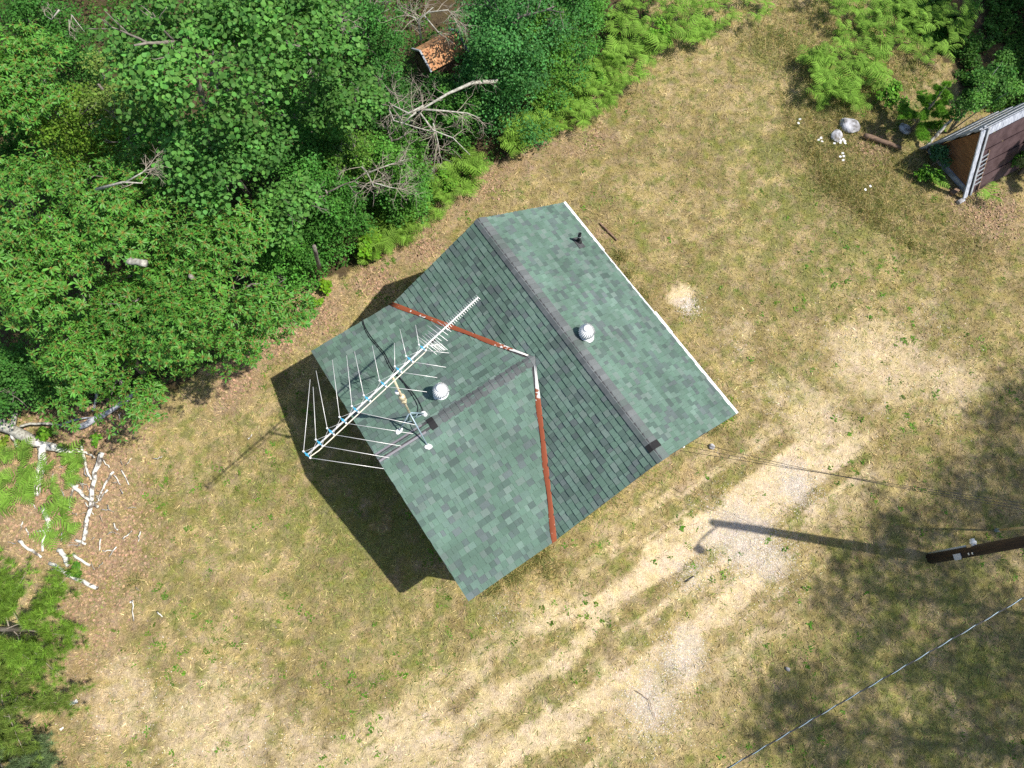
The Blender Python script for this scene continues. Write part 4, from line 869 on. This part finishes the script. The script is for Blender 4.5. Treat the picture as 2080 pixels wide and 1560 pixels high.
# forest floor growth nobody could count
rng = np.random.default_rng(500)
def scatter_in(polys, n, rng):
    out = []
    for poly in polys:
        xs_ = [max(-21, min(21, p.x)) for p in poly]; ys_ = [max(-6, min(26, p.y)) for p in poly]; x = rng.uniform(min(xs_), max(xs_), n); y = rng.uniform(min(ys_), max(ys_), n); k = in_poly(x, y, poly); out.append(np.stack([x[k], y[k]], 1))
    return np.concatenate(out)
Q = scatter_in([FOREST, FOREST2], 150000, rng); dens = fbm(Q[:, 0], Q[:, 1], .9, 600); Q = Q[dens > .385]; n = len(Q)
in2 = in_poly(Q[:, 0], Q[:, 1], FOREST2); hgt = np.where(in2, .45, 1) * rng.random(n) ** .6 * (.25 + 2.6 * np.clip(fbm(Q[:, 0], Q[:, 1], .75, 610) - .32, 0, 1) * 2.6); edge = np.minimum(seg_dist(Q[:, 0], Q[:, 1], FOREST + FOREST[:1]), seg_dist(Q[:, 0], Q[:, 1], FOREST2 + FOREST2[:1])); hgt = hgt * np.clip((edge - .15) / 1.3, .06, 1) * np.where(fbm(Q[:, 0], Q[:, 1], .55, 660, 3) < .42, .2, 1); P = np.concatenate([Q, hgt[:, None]], 1)
V, F, C_ = cloud(P, rdir(n, rng), unit(rdir(n, rng) * .6 + np.array([0, 0, 1])), rng.uniform(.055, .10, n), T_DIA, F_DIA, varcol((.065, .15, .045), n, .4, .15, rng) * (.6 + .7 * fbm(Q[:, 0], Q[:, 1], 1.3, 640))[:, None])
ug = link('undergrowth', np_mesh('undergrowth', V, F, C_), M['leaf'], None, 'stuff'); tag(ug, 'low leafy undergrowth covering the floor of the wood', 'undergrowth')

# ------------------------------------------------------------------ dead wood
def poly3(pts, z): return [at(x, y, zz) for (x, y), zz in zip(pts, z)]
def log(name, label, pts, r0, r1, mat, cat='log', group=None, z=None, n=9, wig=.015, seed=0):
    if mat == 'birch': r0 *= 1.08; r1 *= 1.02; wig *= 1.7
    pr = random.Random(seed + int(pts[0][0]) * 7 + int(pts[0][1])); z = z or [r0 * .8] * len(pts); P = [at(x, y, zz) for (x, y), zz in zip(pts, z)]; Q = []
    for a, c in zip(P[:-1], P[1:]):
        for k in range(4): Q.append(a.lerp(c, k / 4) + Vector((pr.uniform(-wig, wig), pr.uniform(-wig, wig), pr.uniform(-wig, wig) * .5)))
    Q.append(P[-1]); o0 = P[0]; b = MB(); b.tube([q - o0 for q in Q], [(r0 + (r1 - r0) * i / (len(Q) - 1)) * pr.uniform(.9, 1.1) for i in range(len(Q))], n)
    o = b.build(name, M[mat], None, smooth=True, loc=o0); return tag(o, label, cat, group)
log('fallen_birch', 'thick pale lichen-covered fallen trunk entering from the picture edge', [(-30, 850), (25, 872), (75, 900)], .17, .13, 'bark_pale', z=[.3, .25, .2])
log('broken_limb', 'stubby upright broken limb on the fallen trunk', [(24, 876), (30, 838)], .07, .065, 'bark_pale', z=[.35, .55])
log('fallen_log', 'broken lower stub of the fallen trunk', [(22, 880), (38, 910)], .05, .035, 'birch', z=[.25, .1])
log('fallen_log', 'white birch log continuing the fallen trunk down the slope', [(72, 897), (110, 910), (150, 920)], .12, .08, 'birch', z=[.18, .14, .12])
log('fallen_branch', 'thin curved pale branch above the fallen trunk', [(40, 866), (62, 860), (110, 862), (155, 868)], .035, .03, 'bark_pale', z=[.3, .25, .18, .12])
log('fallen_log', 'silver-grey split log lying towards the oak shade', [(163, 868), (210, 842), (255, 815), (280, 788)], .085, .045, 'deadgrey', z=[.12, .18, .22, .2])
log('fallen_branch', 'grey branch lying behind the silver-grey split log', [(125, 862), (160, 850), (205, 848)], .03, .02, 'deadgrey', z=[.12, .15, .15])
log('fallen_branch', 'short white branch under the oak above the silver log', [(199, 798), (188, 835)], .035, .025, 'birch')
log('birch_log', 'longest straight white birch log lying free on the litter', [(208, 918), (193, 960), (186, 1010), (170, 1098)], .06, .045, 'birch', z=[.25, .12, .1, .06], n=10)
log('birch_log', 'thick white birch log running down from the fallen trunk', [(86, 905), (84, 945), (76, 985), (72, 1005)], .10, .085, 'birch', z=[.16, .12, .1, .08])
log('birch_log', 'white birch log below the fern clump', [(88, 1030), (97, 1060), (100, 1072)], .06, .05, 'birch')
log('birch_log', 'lone white birch log lying near the pine top', [(37, 1098), (60, 1115), (84, 1132)], .04, .03, 'birch')
log('birch_log', 'lowest white birch log, ending on the dry grass', [(103, 1143), (140, 1168), (198, 1195)], .05, .045, 'birch')
log('birch_log', 'short white birch log above the lowest log', [(148, 1126), (183, 1149)], .035, .03, 'birch')
log('birch_log', 'forked white birch piece beneath the ferns', [(118, 1115), (133, 1135), (138, 1150)], .06, .045, 'birch')
log('birch_branch', 'upright white branch crossing a short stick', [(92, 1075), (87, 1120)], .035, .03, 'birch'); log('birch_branch', 'short white stick laid across the upright branch', [(74, 1079), (106, 1080)], .02, .02, 'birch')
log('birch_branch', 'white branch forming the slanted side of the log pile', [(230, 957), (212, 985), (200, 1018)], .03, .02, 'birch')
log('birch_branch', 'white branch parallel to the slanted one', [(218, 993), (203, 1018)], .025, .02, 'birch'); log('birch_branch', 'white branch joining the pile to the longest log', [(140, 980), (170, 1005), (200, 1030)], .05, .035, 'birch')
log('birch_branch', 'bent white branch above the joining branch', [(165, 905), (175, 955), (185, 975)], .035, .025, 'birch'); log('birch_branch', 'short white branch between two ferns', [(157, 985), (145, 1005), (138, 1038)], .035, .02, 'birch')
log('birch_branch', 'white branch forking off below the long birch end', [(155, 1096), (175, 1105)], .035, .03, 'birch'); log('birch_branch', 'white twig by the trunk end pointing at the lawn', [(150, 912), (175, 920), (192, 930)], .03, .02, 'birch')
for i, (a, c) in enumerate([((245, 955), (262, 985)), ((232, 965), (245, 985)), ((238, 1075), (230, 1062)), ((250, 1096), (268, 1078)), ((228, 1120), (208, 1118)), ((205, 1095), (202, 1118)), ((268, 1222), (272, 1262)), ((318, 1243), (330, 1253)), ((285, 1080), (281, 1100)), ((175, 1020), (190, 1045)), ((48, 1060), (40, 1078)), ((60, 1085), (52, 1070)), ((235, 1110), (222, 1130)), ((118, 1010), (125, 1035)), ((10, 1015), (4, 995)), ((155, 940), (160, 925)), ((210, 935), (222, 950)), ((140, 1300), (148, 1290)), ((505, 890), (511, 882))]):
    log('white_twig', 'small white birch twig scattered on the litter around the logs', [a, c], .018, .012, 'birch', 'twig', 'small white twigs around the log pile', n=5)
rt = random.Random(88)
for i in range(60):
    px = rt.gauss(150, 62); py = rt.gauss(1030, 70); a = rt.uniform(0, 6.3); l = rt.uniform(8, 26)
    if px < 4: continue
    log('thin_twig', 'thin pale twig in the tangle around the birch logs', [(px, py), (px + l * .5 * math.cos(a) + rt.uniform(-3, 3), py + l * .5 * math.sin(a) + rt.uniform(-3, 3)), (px + l * math.cos(a), py + l * math.sin(a))], .012, .006, rt.choice(('birch', 'bark_pale', 'deadgrey', 'twig')), 'twig', 'thin twigs around the log pile', n=4, z=[.03, rt.uniform(.03, .16), .05])
# bare dead tangles in the wood
def dead_tree(name, label, main, z, r, seed, subs, mat='bark_pale', twigs=26, tl=.55):
    pr = random.Random(seed); P = poly3(main, z); o0 = P[0]; t = thing(name, label, 'dead branch', o0); b = MB(); L_ = [p - o0 for p in P]; b.tube(L_, [r * (1 - .75 * i / (len(P) - 1)) for i in range(len(P))], 8); b.build('limb', M[mat], t, smooth=True)
    allp = [L_]
    for pts, zz, rr in subs:
        Q = [at(x, y, z_) - o0 for (x, y), z_ in zip(pts, zz)]; b = MB(); b.tube(Q, [rr * (1 - .7 * i / (len(Q) - 1)) for i in range(len(Q))], 6); b.build('limb', M[mat], t, smooth=True); allp.append(Q)
    b = MB()
    for k in range(twigs):
        Q = pr.choice(allp); i = pr.randrange(len(Q) - 1); p = Q[i].lerp(Q[i + 1], pr.random()); d = (Q[i + 1] - Q[i]).normalized(); d = (d * .5 + Vector((pr.uniform(-1, 1), pr.uniform(-1, 1), pr.uniform(-.3, .5))) * .8)
        branchy(b, p, d, tl * pr.uniform(.6, 1.3), .009, 2, pr, .7, .0, 4)
    b.build('twigs', M['twig'], t, 'stuff')
dead_tree('dead_limb', 'long pale lichen-covered dead limb arching out of the wood', [(1010, 165), (960, 168), (910, 190), (860, 220), (790, 245)], [3.2, 3.5, 3.7, 3.6, 3.3], .055, 601,
          [([(860, 215), (830, 230), (800, 215), (785, 215)], [3.6, 3.6, 3.6, 3.5], .03), ([(845, 228), (820, 250), (800, 220)], [3.6, 3.5, 3.4], .025), ([(855, 222), (900, 225), (950, 230), (975, 240)], [3.6, 3.4, 3.2, 3.0], .03), ([(850, 225), (880, 265), (920, 280), (955, 315)], [3.5, 3.2, 3.0, 2.8], .03), ([(790, 222), (800, 245), (850, 260), (880, 268)], [3.4, 3.4, 3.3, 3.2], .026), ([(880, 250), (890, 290), (892, 310)], [3.3, 3.0, 2.8], .02)], twigs=44)
dead_tree('dead_limb', 'grey forked dead top near the small poplar', [(715, 320), (745, 350), (760, 380)], [3.0, 3.3, 3.4], .035, 602, [([(750, 350), (790, 335), (830, 322)], [3.3, 3.3, 3.2], .022), ([(755, 370), (790, 380), (820, 385)], [3.4, 3.2, 3.0], .02)], twigs=34, tl=.5)
dead_tree('dead_limb', 'bare twiggy dead crown above the plywood shed', [(855, 80), (850, 40), (880, 15)], [3.8, 4.4, 4.8], .035, 603, [([(850, 40), (830, 30)], [4.4, 4.5], .02), ([(870, 25), (910, 20), (925, 40)], [4.6, 4.5, 4.4], .02), ([(860, 30), (890, 65), (900, 75)], [4.4, 4.2, 4.0], .02)], twigs=26, tl=.45)
dead_tree('dead_limb', 'drooping bare branch in the dark gap by the poplars', [(665, -20), (690, 30), (700, 60), (705, 85)], [6.2, 6.0, 5.6, 5.2], .022, 604, [([(675, 0), (680, 40), (690, 55)], [6.2, 5.9, 5.6], .015)], 'bark_pale', 8, .4)
dead_tree('dead_limb', 'bare grey snag lying over the largest oak crown', [(195, 385), (250, 370), (290, 372)], [5.9, 6.1, 6.1], .035, 605, [([(255, 370), (290, 350), (300, 340)], [6.1, 6.2, 6.2], .02)], 'bark_pale', 7, .3)
dead_tree('dead_limb', 'bare reddish twigs in the dark gap of the upper corner', [(120, 20), (105, 40), (90, 30)], [5.4, 5.2, 5.2], .02, 606, [([(145, 30), (160, 50), (172, 65)], [5.3, 5.2, 5.1], .015), ([(140, 40), (142, 65)], [5.2, 5.0], .012)], 'bark_pale', 6, .3)
# poplar trunk seen through its crown
log('bare_poplar', 'bare grey poplar stem showing through a gap in the leaves', [(440, 255), (415, 200), (385, 140)], .075, .055, 'bark_grey', 'trunk', z=[5.2, 6.2, 7.2])
log('sawn_stub', 'pale sawn branch stub in the middle of the nearest oak', [(258, 530), (297, 535)], .075, .07, 'bark_pale', 'branch', z=[5.45, 5.5])
log('grey_stem', 'grey stem standing in the dark gap near the bright corner bush', [(648, 545), (638, 500)], .06, .05, 'bark_grey', 'trunk', z=[1.2, 3.4])

# ------------------------------------------------------------------ plywood shed in the wood
def small_shed():
    c = at(893, 95, 2.4); t = thing('plywood_shed', 'small shed with orange weathered plywood roof half hidden in the wood', 'shed', (c.x, c.y, 0), R(35))
    hx, hy, z0, z1 = .62, .50, 2.25, 2.6
    for s_, mt_, nm in ((1, 'plyorange', 'roof_panel'), (-1, 'plyorange', 'roof_panel')):
        b = MB(); q = [Vector((-hx, 0, z1)), Vector((hx, 0, z1)), Vector((hx, s_ * hy, z0)), Vector((-hx, s_ * hy, z0))]; q = q if (q[1] - q[0]).cross(q[2] - q[0]).z > 0 else q[::-1]; b.slab(q, .02); b.build(nm, M[mt_], t)
    for x0, x1, y0, y1 in ((-hx, hx, -.40, -.38), (-hx, hx, .38, .40), (-hx + .03, -hx + .05, -.38, .38), (hx - .05, hx - .03, -.38, .38)):
        b = MB(); b.box(((x0 + x1) / 2, (y0 + y1) / 2, 1.1), (x1 - x0, y1 - y0, 2.25)); b.build('wall', M['brownwood'], t)
    for x in (-hx - .02, hx + .02):
        for s_ in (-1, 1):
            b = MB(); p, q = Vector((x, 0, z1 + .015)), Vector((x, s_ * (hy + .02), z0 + .015)); d = q - p; b.box((0, 0, 0), (d.length, .05, .05), Matrix.Translation((p + q) / 2) @ d.to_track_quat('X', 'Z').to_matrix().to_4x4()); b.build('edge_trim', M['greyboard'], t)
small_shed()

# ------------------------------------------------------------------ A-frame shed
def aframe():
    bl_, br_ = at(1877, 302), at(1962, 398); mid = (bl_ + br_) / 2; ax = (br_ - bl_); half = ax.length / 2; ax.normalize(); back = Vector((-ax.y, ax.x, 0))
    if back.y < 0: back = -back
    t = thing('a_frame_shed', 'small A-frame shed with plywood front and white rake boards', 'shed', mid, math.atan2(ax.y, ax.x)); Hh = 1.95; dep = 2.4
    # local: x along the front (right base +), y to the back, z up
    b = MB(); b.slab([(-half * .90, .06, .12), (half * .90, .06, .12), (0, .06, Hh - .10)], .02); b.build('front_panel', M['ply'], t)
    b = MB(); b.slab([(half * .9, dep, 0.02), (-half * .9, dep, .02), (0, dep, Hh - .2)], .02); b.build('back_panel', M['ply'], t)
    b = MB(); b.box((0, .03, .09), (half * 1.75, .05, .17)); b.build('sill_board', M['greyboard'], t)
    dn = Vector((half, 0, -Hh)); L_ = dn.length; dn.normalize()
    # roof planks, running front to back, laid up each side
    npl = 9
    for s_, mt_ in ((-1, 'greyboard'), (1, 'maroon')):
        d = Vector((s_ * dn.x, 0, dn.z)); nr = Vector((s_ * Hh, 0, half)).normalized()
        for k in range(npl):
            a0 = L_ * k / npl; a1 = L_ * (k + 1) / npl - .012; lift = .030 * (k % 2); y0 = -.10 if s_ < 0 else .04
            q = [Vector((0, y0, Hh)) + d * a0, Vector((0, dep + .1, Hh)) + d * a0, Vector((0, dep + .1, Hh)) + d * a1, Vector((0, y0, Hh)) + d * a1]; q = [v + nr * (.03 + lift) for v in q]
            if (q[1] - q[0]).cross(q[2] - q[0]).dot(nr) < 0: q = q[::-1]
            b = MB(); b.slab(q, .022); b.build('roof_plank', M['whiteboard' if s_ > 0 and k < 1 else mt_], t)
        # rake boards on the front edge
        w_ = .16 if s_ > 0 else .11; q0 = Vector((0, -.12, Hh + .05)); b = MB()
        for off, ww, mm, yy in (((0, w_, 'whiteboard' if s_ > 0 else 'greyboard', -.13)), (.19 if s_ > 0 else .13, .07, 'greyboard', -.10)):
            p = Vector((0, yy, Hh + .03)) - nr * 0 + nr * (.055 - off * .0); b = MB()
            c_ = p + d * (L_ * .5) ; rot = Matrix((d, Vector((0, 1, 0)), d.cross(Vector((0, 1, 0))))).transposed().to_4x4()
            b.box((0, off, 0), (L_ * 1.01, ww, .035), Matrix.Translation(c_) @ rot); b.build('rake_board', M[mm], t)
    # ladder-like slats on the sunny side near the front
    d = Vector((dn.x, 0, dn.z)); nr = Vector((Hh, 0, half)).normalized()
    for k in range(7):
        a = L_ * (.42 + .07 * k); p = Vector((0, .22, Hh)) + d * a + nr * .075; rot = Matrix((d, Vector((0, 1, 0)), d.cross(Vector((0, 1, 0))))).transposed().to_4x4(); b = MB(); b.box((0, 0, 0), (.10, .24, .02), Matrix.Translation(p) @ rot @ Matrix.Rotation(.5, 4, 'Y') @ Matrix.Rotation(.35, 4, 'Z')); b.build('slat', M['greyboard'], t)
    p = Vector((0, .36, Hh)) + d * L_ * .66 + nr * .07; b = MB(); b.box((0, 0, 0), (L_ * .62, .04, .04), Matrix.Translation(p) @ rot); b.build('side_rail', M['brownwood'], t)
aframe()
def block(name, label, px, py, e, rz, mat, z=0):
    g = at(px, py); b = MB(); b.box((0, 0, 0), e); me = b.mesh(name); o = link(name, me, M[mat]); o.location = (g.x, g.y, e[2] / 2 + z - .04); o.rotation_euler = (.05, -.06, rz); bv = o.modifiers.new('b', 'BEVEL'); bv.width = .012; bv.segments = 1; return tag(o, label, 'block')
block('wood_block', 'brown broken timber block under the corner of the A-frame shed', 1938, 390, (.28, .14, .13), .6, 'brownwood'); block('stone_block', 'pale grey block on the grass before the A-frame shed', 1951, 409, (.22, .12, .11), .5, 'rock')
log('white_post', 'leaning white birch post behind the narrow-leaved bush', [(1880, 300), (1908, 268), (1935, 240)], .05, .04, 'birch', 'post', z=[.1, .5, .9])
# boulders
def boulder(label, px, py, r, seed, sq=(1, .8, .55)):
    rng = np.random.default_rng(seed); import bmesh; bm = bmesh.new(); bmesh.ops.create_icosphere(bm, subdivisions=3, radius=1); k = rdir(9, rng); h = rng.uniform(.72, .95, 9)
    for v in bm.verts:
        n = np.array(v.co); m_ = 1.0
        for a, hh in zip(k, h):
            dd = n @ a
            if dd > hh: m_ = min(m_, hh / dd)
        v.co = Vector(n * m_ * r * (1 + rng.uniform(-.02, .02))); v.co.x *= sq[0]; v.co.y *= sq[1]; v.co.z *= sq[2]
    me = bpy.data.meshes.new('boulder'); bm.to_mesh(me); bm.free(); g = at(px, py); o = link('boulder', me, M['rock']); o.location = (g.x, g.y, r * .08); o.rotation_euler = (0, 0, rng.uniform(0, 3)); tag(o, label, 'boulder')
boulder('larger pale boulder at the edge of the bare pit', 1725, 256, .34, 701); boulder('smaller pale boulder beside the daisies', 1698, 277, .24, 702); boulder('pale stone half under the pine sapling', 1838, 262, .22, 703)
boulder('grey round stone on the dirt near the house corner', 1446, 907, .085, 704, (1, 1, .5)); boulder('small white stone at the edge of the shade', 1600, 1359, .06, 705)
# daisies
PET = MB(); PET.v = []; 
for k in range(7): a = 2 * math.pi * k / 7; PET.add([(0, 0, 0), (.035 * math.cos(a - .3), .035 * math.sin(a - .3), .004), (.04 * math.cos(a), .04 * math.sin(a), .0), (.035 * math.cos(a + .3), .035 * math.sin(a + .3), .004)], [(0, 1, 2, 3)])
PETM = PET.mesh('daisy')
for x, y in [(1663, 284), (1668, 280), (1670, 287), (1695, 291), (1708, 286), (1707, 290), (1716, 287), (1717, 291), (1713, 283), (1712, 311), (1714, 317), (1707, 318), (1713, 325), (1625, 242), (1622, 250), (1768, 378), (1758, 385)]:
    g = at(x, y, .3); o = link('daisy', PETM, M['petal']); o.location = g; o.scale = (1.1,) * 3; o.rotation_euler = (rf.uniform(-.3, .3), rf.uniform(-.3, .3), rf.uniform(0, 6)); tag(o, 'tiny white daisy head in the grass near the boulders', 'flower', 'daisies near the boulders')
log('old_dark_log', 'rotten dark log in the bare pit beside the boulders', [(1755, 275), (1800, 290), (1830, 300)], .09, .06, 'brownwood')
log('black_stick', 'thin black stick lying on the gravel drive', [(1393, 1182), (1410, 1170)], .016, .01, 'black', 'stick', n=5); log('curved_twig', 'thin curved twig on the sandy track', [(1292, 1402), (1318, 1422), (1325, 1445), (1333, 1462)], .007, .005, 'brownwood', 'twig', n=5)
b = MB(); g = at(1228, 474); b.box((0, 0, 0), (.75, .04, .05)); o = b.build('edging_board', M['brownwood'], loc=(g.x + .12, g.y + .06, .0)); o.rotation_euler = (0, 0, HANG + .1); tag(o, 'short brown board edging the bare soil by the sunlit eave', 'board')
# white scraps
for x, y, e, lab in ((148, 1428, (.22, .09, .05), 'crumpled white scrap beside the lower pine'), (124, 1480, (.1, .05, .04), 'small white scrap below the lower pine'), (266, 1222, (.1, .04, .03), 'white bark scrap near the seedling grass')):
    block('white_scrap', lab, x, y, e, .5, 'white')

# ------------------------------------------------------------------ grass, weeds, gravel: uncountable cover
rng = np.random.default_rng(900)
def lawn(n, rng):
    x = rng.uniform(-18, 18, n); y = rng.uniform(-4, 22, n); pp = proj_np(np.stack([x, y, np.zeros(n)], 1)); k = (pp[:, 0] > -60) & (pp[:, 0] < 2140) & (pp[:, 1] > -60) & (pp[:, 1] < 1620)
    u, w = house_uw(x, y); k &= ~((u > .4) & (u < HU - .4) & (w > .4) & (w < HW - .4)); return x[k], y[k]
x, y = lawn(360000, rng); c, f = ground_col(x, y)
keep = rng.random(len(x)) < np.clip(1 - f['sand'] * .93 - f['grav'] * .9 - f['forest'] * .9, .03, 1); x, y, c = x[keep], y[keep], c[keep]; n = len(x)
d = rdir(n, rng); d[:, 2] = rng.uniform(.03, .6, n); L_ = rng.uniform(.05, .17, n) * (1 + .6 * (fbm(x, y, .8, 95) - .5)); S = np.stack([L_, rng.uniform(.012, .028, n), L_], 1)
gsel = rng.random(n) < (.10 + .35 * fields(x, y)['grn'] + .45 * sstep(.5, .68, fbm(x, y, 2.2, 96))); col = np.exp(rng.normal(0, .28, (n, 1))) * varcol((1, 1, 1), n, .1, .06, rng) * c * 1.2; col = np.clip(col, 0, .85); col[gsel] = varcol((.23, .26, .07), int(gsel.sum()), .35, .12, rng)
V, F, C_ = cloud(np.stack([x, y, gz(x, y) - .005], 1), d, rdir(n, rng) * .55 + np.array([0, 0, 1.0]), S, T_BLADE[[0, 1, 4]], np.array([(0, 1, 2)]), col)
tag(link('dry_grass', np_mesh('dry_grass', V, F, C_), M['blade'], None, 'stuff'), 'short dry tan grass covering the lawn', 'grass')
# green weeds in small rosettes
x, y = lawn(11000, rng); _, f = ground_col(x, y); nz_ = fbm(x, y, .55, 97); k = (rng.random(len(x)) < (.04 + 1.0 * sstep(.5, .68, nz_) * sstep(.4, .6, fbm(x, y, 2.2, 98)) * 1.6)) & ~f['forest']; x, y = x[k], y[k]; m_ = 9
xx = np.repeat(x, m_) + rng.normal(0, .035, len(x) * m_); yy = np.repeat(y, m_) + rng.normal(0, .035, len(x) * m_); n = len(xx); d = rdir(n, rng); d[:, 2] = rng.uniform(.1, .6, n); sz = np.repeat(rng.uniform(.02, .075, len(x)), m_) * rng.uniform(.7, 1.2, n)
V, F, C_ = cloud(np.stack([xx, yy, gz(xx, yy)], 1), d, np.tile([0, 0, 1.0], (n, 1)), sz, T_OAK * np.array([1, 1.6, 1]), F_OAK, np.repeat(varcol((.115, .215, .045), len(x), .3, .15, rng), m_, 0) * rng.uniform(.8, 1.2, (n, 1)))
tag(link('green_weeds', np_mesh('green_weeds', V, F, C_), M['leaf'], None, 'stuff'), 'small green weeds dotted through the dry lawn', 'weeds')
# longer green grass: strip under the wing eave, clumps by the wood and round the boulders
LG = [((1720, 180), .6, 1300), ((1820, 160), .6, 1100), ((1650, 40), .6, 900), ((1830, 330), .5, 900), ((1000, 1196), .12, 500), ((1040, 1168), .13, 900), ((1075, 1140), .12, 900), ((1100, 1120), .10, 500), ((1120, 1160), .2, 300), ((1700, 300), .9, 2600), ((1620, 120), .7, 1500), ((1560, 80), .6, 1200), ((1770, 240), .6, 1200), ((1850, 420), .8, 1500), ((1270, 560), .12, 300), ((1300, 600), .15, 300), ((1420, 770), .2, 300), ((1260, 520), .1, 300), ((1760, 400), .7, 1500), ((1960, 500), .8, 1200), ((1690, 370), .5, 1000), ((272, 1180), .1, 200), ((1450, 870), .15, 200), ((1180, 1040), .25, 300), ((1240, 1000), .25, 300), ((1660, 230), .5, 900)]
Ps, Cs_, Ls = [], [], []
HAY = [(1585, 190), (1640, 300), (1690, 370), (1740, 410), (1800, 465), (1900, 520)]
for (xa, ya), (xb, yb) in zip(HAY[:-1], HAY[1:]):
    for k in range(6): LG.append(((xa + (xb - xa) * k / 6, ya + (yb - ya) * k / 6), .16, 80))
for (px, py), r, k in LG:
    g = at(px, py); Ps.append(np.stack([g.x + rng.normal(0, r, k), g.y + rng.normal(0, r * .8, k)], 1)); yl = rng.random(k) < .5; cc = varcol((.17, .20, .06), k, .35, .12, rng); cc[yl] = varcol((.46, .37, .16), int(yl.sum()), .3, .08, rng); Cs_.append(cc); Ls.append(rng.uniform(.14, .34, k))
P = np.concatenate(Ps); n = len(P); u, w = house_uw(P[:, 0], P[:, 1]); k = ~((u > .3) & (u < HU - .3) & (w > .3) & (w < HW - .3)); P = P[k]; n = len(P); L_ = np.concatenate(Ls)[k]; d = rdir(n, rng); d[:, 2] = rng.uniform(.15, 1.0, n)
V, F, C_ = cloud(np.concatenate([P, gz(P[:, 0], P[:, 1])[:, None] - .005], 1), d, rdir(n, rng) + np.array([0, 0, .5]), np.stack([L_, rng.uniform(.008, .014, n), L_], 1), T_BLADE, F_BLADE, np.concatenate(Cs_)[k])
tag(link('long_grass', np_mesh('long_grass', V, F, C_), M['blade'], None, 'stuff'), 'longer green and straw grass by the eaves, boulders and wood edge', 'grass')
# gravel and leaf litter
def chips(name, label, cat, zones, T, TF, size, colr, mat, rng, lift=.01, v=.3):
    Pq = np.concatenate([np.stack([p.x + rng.normal(0, r * .6, k), p.y + rng.normal(0, r * .6, k)], 1) for p, r, k in zones]); n = len(Pq); z = gz(Pq[:, 0], Pq[:, 1]) + lift
    V, F, C_ = cloud(np.concatenate([Pq, z[:, None]], 1), rdir(n, rng) * np.array([1, 1, .3]), unit(rdir(n, rng) * .5 + np.array([0, 0, 1.0])), rng.uniform(.5, 1.4, n) * size, T, TF, varcol(colr, n, v, .08, rng)); tag(link(name, np_mesh(name, V, F, C_), M[mat], None, 'stuff'), label, cat)
T_ST = np.array([(-.5, 0, 0), (0, .45, 0), (.5, .05, 0), (.05, -.45, 0), (0, 0, .4)]); F_ST = np.array([(0, 3, 4), (3, 2, 4), (2, 1, 4), (1, 0, 4)])
chips('gravel', 'pale gravel spread on the drive and bare patches', 'gravel', [(p, r, int(3400 * r * s)) for p, r, s in GRAV] + [(p, r, int(180 * r)) for p, r, s in SANDB], T_ST, F_ST, .026, (.52, .47, .41), 'gravel', rng, .0, .4)
chips('leaf_litter', 'brown fallen leaves under the wood edge and around the logs', 'leaf litter', [(at(px, py), r, k) for px, py, r, k in ((120, 980, 1.8, 5200), (560, 690, .5, 900), (640, 640, .6, 1100), (760, 570, .5, 700), (860, 500, .5, 600), (230, 1120, .9, 1300), (200, 860, .9, 1300), (2010, 430, .8, 900), (1780, 290, .5, 500), (160, 1260, .9, 800), (980, 370, .6, 500), (480, 770, .5, 600), (1200, 280, .5, 200))], T_ROUND, F_ROUND, .06, (.33, .215, .13), 'gravel', rng, .008, .4)
